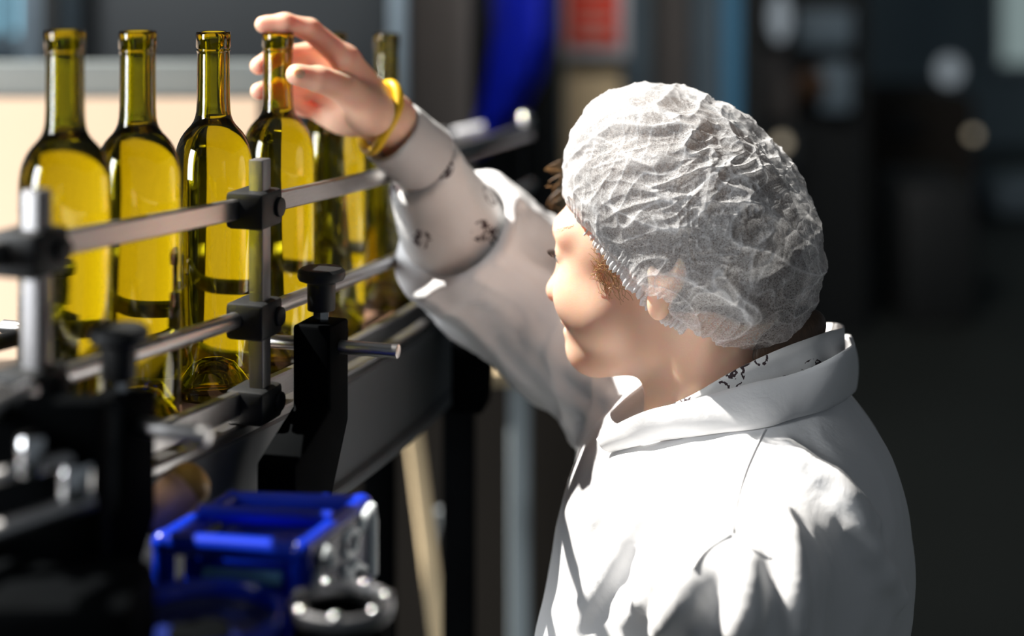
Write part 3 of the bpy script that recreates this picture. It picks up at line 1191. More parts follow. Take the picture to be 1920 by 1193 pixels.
    post('steel_post', 'dark blue grey upright just right of the red notice', 'post', M['blue_grey'], 1176, 1212, 5.6)
    post('steel_post', 'taupe upright above the hair net', 'post', M['taupe'], 1222, 1290, 6.2)
    post('steel_post', 'slate upright left of the sky blue pipe', 'post', M['blue_grey'], 1294, 1350, 6.4)
    post('pipe_stack', 'sky blue upright pipe above the hair net', 'pipe', M['sky_blue'], 1354, 1388, 6.0)
    post('steel_post', 'black upright right of the sky blue pipe', 'post', M['black_matte'], 1391, 1428, 5.8)
    # filling machine tower, behind the head on the right
    yy = 6.5
    r = thing('filling_machine', 'dark bottling machine tower with pale panels behind the hair net', 'machine', (X(1510, yy), yy + 0.4, 0))
    q = MB(); q.box(((X(1425, yy) + X(1640, yy)) / 2, yy + .45, 1.5), (X(1640, yy) - X(1425, yy), .7, 3.0), bevel=.02); q.build('housing', M['black_matte'], r)
    for (x0, x1, p0, p1, m) in ((1400, 1490, 100, 225, 'taupe'), (1500, 1600, 20, 90, 'blue_grey'), (1430, 1500, 240, 320, 'dark_cab'), (1540, 1600, 120, 210, 'blue_grey')):
        a, c = P(x0, p0, yy), P(x1, p1, yy)
        q = MB(); q.box(((a.x + c.x) / 2, yy + .06, (a.z + c.z) / 2), (c.x - a.x, .1, a.z - c.z), bevel=.01); q.build('panel', M[m], r)
    q = MB(); q.sphere(P(1520, 160, yy), .06, (1, .6, 1)); q.build('indicator', M['orange_dark'], r)

    def lamp(px, py, yy, rad, m, label, name='lamp', sc=(1, 1, 1), group=None):
        o = simple(name, label, 'lamp', M[m], lambda b: b.sphere(P(px, py, yy), rad, sc), P(px, py, yy), group)
        return o
    lamp(1462, 32, 6.3, 0.045, 'lamp_cool', 'pale elongated lamp at the top right of the machine tower', 'work_lamp', (0.85, .6, 2.0))
    q = MB(); q.sphere(P(1466, 268, 6.5), .024, (1, .8, 1)); q.build('indicator', M['lamp_warm'], r)
    ln = P(1825, 253, 7.5)
    pl = thing('pole_lamp', 'small round warm lamp on a thin pole at the far right', 'lamp', (ln.x, ln.y, 0))
    q = MB(); q.sphere(ln, 0.020); q.build('globe', M['lamp_warm'], pl)
    q = MB(); q.cyl((ln.x, ln.y, 0), (ln.x, ln.y, ln.z - .015), 0.012); q.cyl((ln.x, ln.y, 0), (ln.x, ln.y, 0.02), 0.12); q.build('pole', M['black_matte'], pl)
    lamp(1780, 132, 9.0, 0.06, 'lamp_cool', 'soft grey lamp above the far machines on the right', 'work_lamp', (1.1, .6, 1.2))
    # far machines on the right
    yy = 8.5
    r = thing('far_machine', 'brown black machine standing far back on the right', 'machine', (X(1760, yy), yy + .4, 0))
    a = P(1620, 180, yy); c = P(1830, 420, yy)
    q = MB(); q.box(((a.x + c.x) / 2, yy + .4, a.z / 2), (c.x - a.x, .8, a.z), bevel=.03); q.build('housing', M['brown_dark'], r)
    q = MB(); q.box((X(1750, yy), yy - .05, P(0, 372, yy).z), (.16, .1, .16), bevel=.02); q.build('motor', M['orange_dark'], r)
    q = MB(); q.box((X(1690, yy), yy - .03, P(0, 235, yy).z), (.18, .06, .12), bevel=.02); q.build('control_box', M['black_matte'], r)
    yy = 7.0
    a = P(1668, 330, yy); c = P(1800, 600, yy)
    simple('crate_stack', 'black crate stack in the dark right background', 'crate', M['black_matte'], lambda b: b.box(((a.x + c.x) / 2, yy, a.z / 2), (c.x - a.x, .5, a.z), bevel=.02), ((a.x + c.x) / 2, yy, 0))
    yy = 9.5
    a = P(1838, 330, yy); c = P(2050, 600, yy)
    simple('storage_tank', 'slate coloured low tank below the bright window on the right', 'tank', M['blue_grey'], lambda b: b.box(((a.x + c.x) / 2, yy, a.z / 2), (c.x - a.x, .6, a.z), bevel=.05), ((a.x + c.x) / 2, yy, 0))

    # under and beyond the conveyor
    simple('cladding_panel', 'dark brown cladding below and beyond the conveyor', 'panel', M['brown_dark'], lambda b: b.box((X(830, 3.3), 3.36, 0.47), (0.68, 0.05, 0.94), bevel=.01), (X(830, 3.3), 3.36, 0))
    a, c = P(772, 790, 2.6), P(840, 1330, 2.45)
    simple('timber_prop', 'slanted pale wooden prop below the conveyor', 'prop', M['tan'], lambda b: b.tube([a + (a - c) * .1, c + (c - a) * (c.z / (a.z - c.z) - .012)], 0.0155, 4), c)
    r = thing('support_stand', 'pale blue grey stand with upright post and tan top plate beyond the conveyor', 'stand', (X(975, 3.0), 3.0, 0))
    zt = P(0, 712, 3.0).z
    q = MB(); q.box((X(974, 3.0), 3.0, zt / 2), (0.036, 0.036, zt), bevel=.004); q.build('post', mat('pale_stand_paint', (0.40, 0.46, 0.49), 0.5), r)
    q = MB(); q.box((X(940, 3.0), 3.0, zt + .012), (0.095, 0.06, 0.026), bevel=.004); q.build('top_plate', M['tan'], r)
    q = MB(); q.box((X(974, 3.0), 3.0, 0.008), (0.14, 0.14, 0.016), bevel=.003); q.build('foot', M['steel_dark'], r)
    hp = catmull([P(830, 955, 2.8), P(848, 1040, 2.8), P(862, 1120, 2.78), P(850, 1220, 2.76), P(800, 1350, 2.7), P(760, 1500, 2.65)], 8)
    hp = np.vstack([hp, [[hp[-1][0] - .02, hp[-1][1], 0.012]]]) if hp[-1][2] > 0.02 else hp
    simple('hose', 'grey hose curving down beside the wooden prop', 'hose', M['grey_hose'], lambda b: b.tube(list(hp), 0.012, 10), P(840, 1100, 2.8))
    yy = 3.6
    a = P(1052, 900, yy); c = P(1110, 975, yy)
    simple('junction_box', 'small grey box on the floor stand behind the coat front', 'box', M['dark_cab'], lambda b: b.box(((a.x + c.x) / 2, yy, a.z / 2), (c.x - a.x, .1, a.z), bevel=.008), ((a.x + c.x) / 2, yy, 0))
    # ball ended lever at the far end of the conveyor
    r = thing('ball_lever', 'shiny ball lever and bars coloured as sunlit rails at the far conveyor end', 'lever', cpt(2.62, .08, 0))
    e = P(985, 224, 2.62)
    q = MB(); q.sphere(e, 0.012); q.build('ball', M['chrome'], r)
    q = MB(); q.cyl(e, Vector((e.x, e.y, zb(2.62) - .05)), 0.005); q.build('shaft', M['black_iron'], r)
    for a, c in ((P(872, 284, 2.60), P(998, 248, 2.60)), (P(850, 252, 2.72), P(908, 240, 2.72))):
        q = MB(); q.cyl(a, c, 0.0085, bevel=.002); q.build('bar', M['sign_white'], r)  # pale colour stands in for sun on the far rails
    q = MB(); q.box((e.x, e.y, zb(2.62) - .06), (.04, .04, .05), bevel=.004); q.build('base', M['black_iron'], r)


make_background()


# ================================================================== the person
YAW = math.radians(22)
HO = P(1290, 450, 1.50)                      # middle of the head
FW = Vector((-math.cos(YAW), math.sin(YAW), 0))   # where the face points
LF = Vector((-math.sin(YAW), -math.cos(YAW), 0))  # her left, towards the camera
HM = np.array([FW[:], LF[:], (0, 0, 1)])     # rows: forward, left, up


s2_ = math.sqrt(0.5)


def hw(f, l, u):
    """head coordinates to world"""
    return HO + FW * f + LF * l + Vector((0, 0, u))


CR = np.stack([A3((-s2_, 0, -s2_)), A3((0, 1, 0)), A3((-s2_, 0, s2_))]).T


def sd_head(p):
    q = (p - A3(HO)) @ HM.T
    d = ell(q, (0.000, 0, 0.014), (0.112, 0.072, 0.080), CR)
    d = smin(d, ell(q, (0.062, 0, -0.010), (0.056, 0.064, 0.062)), 0.025)            # forehead, upper face
    d = smin(d, ell(q, (0.058, 0, -0.062), (0.050, 0.054, 0.055)), 0.025)            # lower face
    for s in (-1, 1):
        d = smin(d, cone(q, (0.016, s * 0.037, -0.078), (0.084, s * 0.014, -0.104), 0.018, 0.016), 0.030)   # jaw
        d = smin(d, sph(q, (0.083, s * 0.036, -0.050), 0.027), 0.020)                # cheek
        d = smin(d, sph(q, (0.062, s * 0.046, -0.062), 0.024), 0.020)
        d = smin(d, cone(q, (0.108, s * 0.010, 0.004), (0.094, s * 0.042, 0.006), 0.013, 0.012), 0.014)   # brow
        d = smax(d, -sph(q, (0.121, s * 0.031, -0.016), 0.013), 0.012)               # socket
    d = smin(d, ell(q, (0.089, 0, -0.103), (0.021, 0.020, 0.017)), 0.014)            # chin
    d = smin(d, ell(q, (0.090, 0, -0.078), (0.020, 0.028, 0.014)), 0.014)            # mouth mound
    # nose
    d = smin(d, cone(q, (0.111, 0, -0.014), (0.1185, 0, -0.052), 0.0075, 0.0092), 0.010)
    d = smin(d, sph(q, (0.1222, 0, -0.0545), 0.0094), 0.012)
    for s in (-1, 1):
        d = smin(d, ell(q, (0.1105, s * 0.0118, -0.0565), (0.0095, 0.0065, 0.007)), 0.006)
        d = smax(d, -sph(q, (0.1135, s * 0.0065, -0.0640), 0.0038), 0.003)
    # lips
    d = smin(d, ell(q, (0.1075, 0, -0.0770), (0.0075, 0.022, 0.0050)), 0.006)
    d = smin(d, ell(q, (0.1045, 0, -0.0875), (0.0080, 0.019, 0.0060)), 0.006)
    d = smax(d, -ell(q, (0.1115, 0, -0.0820), (0.014, 0.026, 0.0016)), 0.003)
    # eyes: lids
    for s in (-1, 1):
        d = smin(d, ell(q, (0.1000, s * 0.0315, -0.0125), (0.0125, 0.0150, 0.0100)), 0.006)
        d = smax(d, -ell(q, (0.1145, s * 0.033, -0.0150), (0.0080, 0.0135, 0.0038)), 0.002)
    # ears
    for s in (-1, 1):
        t = math.radians(-14)
        R = np.array([[math.cos(t), 0, math.sin(t)], [0, 1, 0], [-math.sin(t), 0, math.cos(t)]])
        e = ell(q, (-0.006, s * 0.0765, -0.008), (0.0175, 0.0065, 0.0310), R)
        e = smax(e, -ell(q, (-0.002, s * 0.0835, -0.007), (0.0100, 0.0050, 0.0200), R), 0.004)
        e = smin(e, ell(q, (0.005, s * 0.0735, -0.0425), (0.0098, 0.0062, 0.0130)), 0.012)   # lobe
        e = smin(e, ell(q, (0.0100, s * 0.0720, -0.016), (0.0045, 0.006, 0.008)), 0.004)    # tragus
        d = smin(d, e, 0.006)
    # neck
    d = smin(d, cone(q, (-0.012, 0, -0.070), (-0.030, 0, -0.185), 0.055, 0.058), 0.022)
    d = smin(d, cone(q, (-0.030, 0.052, -0.062), (0.020, 0.022, -0.185), 0.010, 0.012), 0.020)
    return d


# hand and forearm (right hand, reaching to the fourth bottle)
WR = P(735, 228, 1.655)
JT = {
    'index': [(648, 112, 1.618, .0125), (580, 55, 1.603, .0103), (534, 43, 1.592, .0093), (494, 46, 1.588, .0083)],
    'middle': [(642, 146, 1.648, .0125), (574, 101, 1.638, .0103), (517, 104, 1.617, .0094), (485, 124, 1.602, .0084)],
    'ring': [(630, 182, 1.662, .0120), (572, 166, 1.648, .0098), (515, 163, 1.622, .0090), (485, 171, 1.604, .0080)],
    'little': [(612, 210, 1.672, .0110), (570, 202, 1.660, .0085), (545, 188, 1.640, .0078), (530, 180, 1.625, .0070)],
    'thumb': [(700, 212, 1.622, .0185), (645, 165, 1.592, .0145), (597, 148, 1.570, .0118), (556, 140, 1.558, .0100)],
}
HC = P(625, 150, 1.625)


def sd_hand(p):
    d = None
    for k, j in JT.items():
        pts = [A3(P(a, b, c)) for a, b, c, _ in j]
        e = None
        for i in range(3):
            c = cone(p, pts[i], pts[i + 1], j[i][3], j[i + 1][3])
            e = c if e is None else smin(e, c, 0.004)
        # palm bone
        c = cone(p, A3(WR) * 0.82 + pts[0] * 0.18, pts[0], 0.0175, j[0][3] + 0.001)
        pal = c if d is None else pal_all
        if d is None:
            pal_all = c; d = e
        else:
            pal_all = smin(pal_all, c, 0.014)
            d = smin(d, e, 0.0016)
    # thenar and hypothenar pads
    pal_all = smin(pal_all, ell(p, P(682, 205, 1.615), (0.020, 0.018, 0.020)), 0.014)
    pal_all = smin(pal_all, ell(p, P(655, 222, 1.665), (0.024, 0.014, 0.016)), 0.014)
    d = smin(d, pal_all, 0.007)
    return d


FA = P(840, 400, 1.735)      # along the forearm, inside the sleeve
EL = P(930, 505, 1.765)      # elbow
SH = P(1270, 715, 1.70)      # right shoulder
SHL = Vector((0.178, 1.345, 1.075))    # left shoulder
ELL_ = Vector((0.215, 1.270, 0.80))
TC = Vector((0.205, 1.52, 0))


def near(p, c, r, fn, pad=0.02):
    d = np.linalg.norm(p - A3(c), axis=1) - r
    m = d < pad
    out = d + pad
    if m.any():
        out[m] = fn(p[m])
    return out


def sd_body(p):
    d = near(p, hw(0, 0, -0.03), 0.20, sd_head)
    d = smin(d, near(p, HC, 0.125, sd_hand), 0.006)
    for o, r0, r1, a, b in ((0.0, 0.024, 0.028, WR, P(795, 310, 1.69)), (0, 0.028, 0.036, P(795, 310, 1.69), EL)):
        d = smin(d, cone(p, a, b, r0, r1), 0.014)
    d = smin(d, cone(p, EL, SH, 0.038, 0.052), 0.02)
    d = smin(d, cone(p, hw(-0.03, 0, -0.16), (0.215, 1.52, 1.10), 0.056, 0.075), 0.03)
    d = smin(d, cone(p, (0.215, 1.52, 1.10), SH, 0.065, 0.055), 0.04)
    d = smin(d, cone(p, (0.215, 1.52, 1.08), SHL, 0.065, 0.05), 0.04)
    d = smin(d, cone(p, SHL, ELL_, 0.046, 0.036), 0.02)
    d = smin(d, cone(p, ELL_, (0.10, 1.33, 0.72), 0.034, 0.022), 0.02)
    d = smin(d, ell(p, (0.205, 1.52, 0.98), (0.105, 0.150, 0.19)), 0.03)
    return d


person = thing('person', 'person in white coat and hair net reaching up to a bottle neck, seen in profile', 'person', (0.205, 1.52, 0.0))


def make_body():
    co, q = mesh_sdf(sd_body, (-0.30, 1.10, 0.66), (0.42, 1.90, 1.66), 0.0019)
    co = smooth_mesh(co, q, 2)
    link_mesh('body', co, q, M['skin'], person)


make_body()


# ---- coat: torso, hanging left sleeve, raised right sleeve
ARM = [P(868, 438, 1.715), P(940, 512, 1.765), P(1090, 610, 1.745), P(1290, 745, 1.69)]
ARMR = [0.060, 0.064, 0.073, 0.105]


def fold(p, R, sc, seed, sharp=1.0):
    """ridged folds: low frequency along the first axis of R"""
    q = (p @ np.asarray(R).T) * A3(sc)
    w = np.stack([vnoise(p * 9, seed + 5), vnoise(p * 9, seed + 6), vnoise(p * 9, seed + 7)], 1)
    n = vnoise(q + w * 0.9, seed)
    return 1 - np.abs(2 * n - 1) * sharp


def sd_coat0(p):
    # torso: rounded upper back, chest, skirt
    d = ell(p, (0.210, 1.515, 1.025), (0.120, 0.172, 0.185))
    d = smin(d, ell(p, (0.252, 1.505, 1.075), (0.084, 0.150, 0.120)), 0.05)
    d = smin(d, cone(p, (0.195, 1.515, 1.02), (0.195, 1.515, 0.72), 0.130, 0.165), 0.08)
    d = smin(d, ell(p, (0.125, 1.52, 1.00), (0.085, 0.135, 0.16)), 0.05)
    d = smin(d, ell(p, (0.100, 1.50, 0.905), (0.085, 0.12, 0.11)), 0.05)
    # shoulders
    d = smin(d, cone(p, (0.225, 1.49, 1.118), SHL, 0.058, 0.062), 0.05)
    d = smin(d, cone(p, (0.205, 1.55, 1.110), SH, 0.062, 0.075), 0.06)
    # left sleeve
    d = smin(d, cone(p, SHL, ELL_, 0.066, 0.058), 0.022)
    d = smin(d, cone(p, ELL_, (0.10, 1.33, 0.72), 0.058, 0.045), 0.02)
    # raised right sleeve
    a = None
    for i in range(3):
        c = cone(p, ARM[i], ARM[i + 1], ARMR[i], ARMR[i + 1])
        a = c if a is None else smin(a, c, 0.02)
    # pouch of cloth below the pushed up end
    a = smin(a, cone(p, P(812, 505, 1.70), P(905, 560, 1.735), 0.024, 0.030), 0.022)
    d = smin(d, a, 0.05)
    return d


AX = frame(A3(ARM[2]) - A3(ARM[0]))
TX = frame((-0.25, -0.35, -0.9), (1, 0, 0))
TX2 = frame((-0.55, -0.25, -0.8), (0, 1, 0))


def sd_coat(p):
    d = sd_coat0(p)
    m = np.abs(d) < 0.06
    if m.any():
        q = p[m]
        wz = 1 / (1 + np.exp((q[:, 0] - 0.17) / 0.02))            # front of the coat has deeper folds
        f = 0.0065 * fold(q, TX2, (4, 16, 11), 11) ** 2 * (0.35 + 0.65 * wz)
        f += 0.0030 * fold(q, TX, (7, 26, 20), 23) ** 2 * (0.5 + 0.5 * wz)
        wa = 1 / (1 + np.exp((q[:, 0] - 0.09) / 0.015)) * (q[:, 1] > 1.6)
        f += wa * (0.011 * fold(q, AX, (3.0, 20, 20), 31) ** 2 + 0.004 * fold(q, AX, (5, 40, 40), 33) ** 2)
        f += 0.0016 * vnoise(q * 45, 3)
        d[m] -= f - 0.006
    for (u, v, r, k) in RID:
        c = (u + v) / 2; L = np.linalg.norm(u - v) / 2 + r + k * 1.5
        mm = (np.abs(p - c) < L).all(1)
        if mm.any():
            d[mm] = smin(d[mm], cone(p[mm], u, v, r, r), k)
    # pushed up end of the raised sleeve: cut open
    n = A3(ARM[0]) - A3(ARM[1]); n /= np.linalg.norm(n)
    cut = (p - A3(ARM[0])) @ n - 0.012
    loc = (np.linalg.norm(p - A3(ARM[0]), axis=1) < 0.15)
    d = np.where(loc, smax(d, cut, 0.006), d)
    hol = cone(p, A3(ARM[0]) + n * 0.05, A3(ARM[0]) - n * 0.03, 0.056, 0.050)
    d = np.where(loc, smax(d, -hol, 0.005), d)
    return d


RIDGES = [  # soft ridges of cloth, as (start, end, radius, blend) on the coat
    ((905, 545), (1150, 745), .006, .018), ((965, 520), (1170, 715), .005, .016), ((925, 600), (1120, 780), .005, .016), ((990, 470), (1060, 560), .005, .014),
    ((1250, 900), (1110, 1080), .005, .016), ((1190, 870), (1100, 990), .004, .014), ((1330, 960), (1180, 1160), .006, .018), ((1300, 1066), (1240, 1190), .007, .018),
    ((1170, 1010), (1090, 1170), .005, .014), ((1400, 1060), (1390, 1190), .006, .018), ((1480, 830), (1640, 980), .003, .016), ((1560, 900), (1690, 1120), .004, .018), ((1470, 960), (1500, 1180), .004, .02),
]
RID = []


def add_ridges():
    for (a, b, r, k) in RIDGES:
        pts = []
        for i in range(6):
            t = i / 5
            px = a[0] + (b[0] - a[0]) * t + 5 * math.sin(t * 5 + a[0]); py = a[1] + (b[1] - a[1]) * t + 5 * math.cos(t * 4 + a[1])
            q = surf(sd_coat0, px, py, 1.0, 2.0)
            if abs(float(sd_coat0(q[None])[0])) < 0.004:
                pts.append(q)
        for u, v in zip(pts[:-1], pts[1:]):
            if np.linalg.norm(u - v) < 0.12:
                RID.append((u, v, r, k))


add_ridges()


def make_coat():
    co, q = mesh_sdf(sd_coat, (-0.20, 1.08, 0.58), (0.50, 1.95, 1.46), 0.0034)
    co = smooth_mesh(co, q, 1)
    link_mesh('coat', co, q, M['coat'], person)


make_coat()


# ---- shirt sleeve with plain cuff on the raised forearm
CU0, CU1 = P(733, 246, 1.658), P(803, 305, 1.690)
CN = (A3(CU0) - A3(CU1)); CN /= np.linalg.norm(CN)


def sd_sleeve(p):
    d = cone(p, P(795, 308, 1.688), P(850, 420, 1.722), 0.0385, 0.049)
    d = smin(d, cone(p, P(850, 420, 1.722), P(930, 515, 1.765), 0.049, 0.050), 0.02)
    d = d - 0.006 * fold(p, AX, (4, 17, 17), 41) ** 2 + 0.002
    d = smax(d, (p - (A3(CU1) + CN * 0.004)) @ CN, 0.008)
    return d


def sd_cuff(p):
    d = cone(p, A3(CU0) + CN * 0.05, A3(CU1) - CN * 0.05, 0.0315, 0.0375) - 0.0012 * vnoise(p * 60, 8)
    d = smax(d, (p - A3(CU0)) @ CN, 0.004)
    d = smax(d, -((p - A3(CU1)) @ CN), 0.010)
    d = smax(d, -cone(p, A3(CU0) + CN * 0.05, A3(CU1), 0.0285, 0.030), 0.002)
    return d


def make_shirt():
    co, q = mesh_sdf(sd_sleeve, (-0.18, 1.58, 1.10), (0.06, 1.86, 1.42), 0.0026)
    co = smooth_mesh(co, q, 1)
    s = link_mesh('shirt', co, q, M['print'], person)
    s['label'] = 'white shirt sleeve with dark floral print'
    co, q = mesh_sdf(sd_cuff, (-0.20, 1.58, 1.22), (0.02, 1.80, 1.44), 0.0020)
    c = link_mesh('cuff', co, q, M['cuff'], s)
    c['label'] = 'plain grey white turned back cuff'


make_shirt()


def strip(name, top, bot, th, m, parent, n=10, rows=7, belly=0.0, wav=0.0, seed=1):
    """band of cloth between two edge curves, with a real thickness"""
    a, b = catmull(top, n), catmull(bot, n)
    N = len(a)
    G = np.zeros((N, rows, 3))
    for r in range(rows):
        t = r / (rows - 1)
        G[:, r] = a * (1 - t) + b * t
    gx = np.gradient(G, axis=0); gy = np.gradient(G, axis=1)
    nn = np.cross(gx, gy); nn /= np.linalg.norm(nn, axis=2, keepdims=True) + 1e-9
    bump = (np.sin(np.linspace(0, PI, rows)) * belly)[None, :, None]
    wv = (vnoise(G.reshape(-1, 3) * 28, seed).reshape(N, rows, 1) - 0.5) * wav
    o = G + nn * (bump + wv)
    i_ = o - nn * th
    V = np.concatenate([o.reshape(-1, 3), i_.reshape(-1, 3)])
    off = N * rows
    Fc = []
    for i in range(N - 1):
        for r in range(rows - 1):
            k = i * rows + r
            Fc.append([k, k + 1, k + rows + 1, k + rows])
            Fc.append([off + k, off + k + rows, off + k + rows + 1, off + k + 1])
        for r in (0, rows - 1):
            k = i * rows + r
            Fc.append([k, k + rows, off + k + rows, off + k] if r == 0 else [k + rows, k, off + k, off + k + rows])
    for i in (0, N - 1):
        for r in range(rows - 1):
            k = i * rows + r
            Fc.append([k + 1, k, off + k, off + k + 1] if i == 0 else [k, k + 1, off + k + 1, off + k])
    o = link_mesh(name, V, Fc, m, parent)
    return o


def make_collars():
    coat = [o for o in person.children if o.name == 'coat'][0]
    # coat collar: from the far front, round the nape, down to the near front tip
    top = [P(1175, 770, 1.60), P(1330, 690, 1.66), P(1500, 640, 1.63), P(1585, 628, 1.57), P(1602, 640, 1.51), P(1590, 656, 1.455), P(1500, 697, 1.432), P(1400, 720, 1.422), P(1290, 752, 1.422), P(1210, 775, 1.442), P(1150, 800, 1.462), P(1118, 824, 1.475)]
    bot = [P(1190, 815, 1.60), P(1340, 770, 1.70), P(1500, 740, 1.67), P(1598, 712, 1.59), P(1604, 735, 1.51), P(1560, 765, 1.435), P(1490, 785, 1.395), P(1430, 800, 1.375), P(1330, 815, 1.380), P(1250, 826, 1.400), P(1190, 838, 1.430), P(1142, 848, 1.468)]
    for i, (px, py) in {5: (1560, 765), 6: (1490, 785), 7: (1430, 802), 8: (1330, 815), 9: (1250, 826), 10: (1190, 838), 11: (1142, 850)}.items():
        q = surf(sd_coat, px, py, 1.0, 2.0)
        if abs(q[1] - bot[i].y) < 0.08:
            bot[i] = P(px, py, q[1] - 0.0035)
    strip('collar', top, bot, 0.003, M['coat'], coat, 10, 9, 0.003, 0.003, 3)
    # stitched seams on the shoulder
    for a, b in (((1434, 806), (1372, 1000)), ((1372, 1000), (1300, 1066)), ((1372, 1000), (1446, 1046))):
        pts = []
        for i in range(25):
            t = i / 24
            q = surf(sd_coat, a[0] + (b[0] - a[0]) * t - 12 * math.sin(PI * t), a[1] + (b[1] - a[1]) * t, 1.0, 2.0)
            if not pts or (Vector(q) - pts[-1]).length < 0.03:
                pts.append(Vector(q))
        sm = MB(); sm.tube(pts, 0.0013, 6)
        sm.build('seam', M['coat'], coat)
    # printed shirt collar standing inside it
    top = [P(1165, 775, 1.56), P(1178, 722, 1.57), P(1230, 700, 1.585), P(1350, 660, 1.62), P(1480, 615, 1.61), P(1562, 606, 1.56), P(1582, 614, 1.51), P(1548, 624, 1.464), P(1470, 652, 1.444), P(1388, 690, 1.432), P(1310, 734, 1.430), P(1255, 760, 1.444)]
    bot = [P(1175, 812, 1.555), P(1205, 795, 1.565), P(1250, 780, 1.58), P(1350, 750, 1.62), P(1480, 705, 1.60), P(1560, 690, 1.55), P(1585, 690, 1.51), P(1560, 715, 1.455), P(1480, 745, 1.436), P(1395, 775, 1.428), P(1310, 800, 1.428), P(1250, 815, 1.442)]
    shirt = [o for o in person.children if o.name == 'shirt'][0]
    c = strip('collar', top, bot, 0.002, M['print'], shirt, 10, 7, 0.0, 0.002, 5)
    c['label'] = 'printed shirt collar'


make_collars()

# ---- rubber band on the wrist
def make_band():
    a, b = P(743, 168, 1.635), P(681, 272, 1.655)
    c = (A3(a) + A3(b)) / 2
    u = (A3(a) - A3(b)) / 2
    w = A3(FA) - A3(WR); w /= np.linalg.norm(w)
    v = np.cross(w, u); v = v / np.linalg.norm(v) * 0.027
    if v[1] > 0: v = -v
    pts = [Vector(c + u * math.cos(t) + v * math.sin(t) + w * 0.002 * math.sin(3 * t)) for t in [2 * PI * k / 60 for k in range(60)]]
    m = MB(); m.tube(pts, 0.0052, 12, closed=True)
    o = m.build('wristband', M['yellow_rubber'], person)
    o['label'] = 'yellow rubber wristband'


make_band()

# ---- hair, net, eye, strands
NC = P(1297, 412, 1.50)
NCq = (A3(NC) - A3(HO)) @ HM.T            # net centre in head coordinates
s2 = math.sqrt(0.5)
NA = np.array([[-0.707, 0, -0.707], [0, 1, 0], [-0.61, 0, 0.79]])    # long axis, side, pole
NA[0] = np.cross(NA[1], NA[2])
if NA[0][0] > 0: NA[0] = -NA[0]
NA[2] /= np.linalg.norm(NA[2])


def net_shell(scale, nt, nph, tmax, disp=None):
    """cut ellipsoid in head coordinates; long axis tilted to the occiput"""
    th = np.linspace(0.0, tmax, nt)
    ph = np.linspace(0, 2 * PI, nph, endpoint=False)
    T, PH = np.meshgrid(th, ph, indexing='ij')
    d = np.stack([np.sin(T) * np.cos(PH), np.sin(T) * np.sin(PH), np.cos(T)], -1)       # in (long, side, pole)
    e1 = A3((-0.707, 0, -0.707)); e2 = A3((0, 1, 0)); e3 = A3((-0.707, 0, 0.707))
    dirs = d[..., 0:1] * NA[0] + d[..., 1:2] * NA[1] + d[..., 2:3] * NA[2]
    R = np.stack([e1, e2, e3])
    loc = dirs @ R.T
    rad = A3((0.131, 0.094, 0.0965)) * scale
    r = 1.0 / np.linalg.norm(loc / rad, axis=-1)
    q = dirs * r[..., None]
    return T, PH, dirs, q


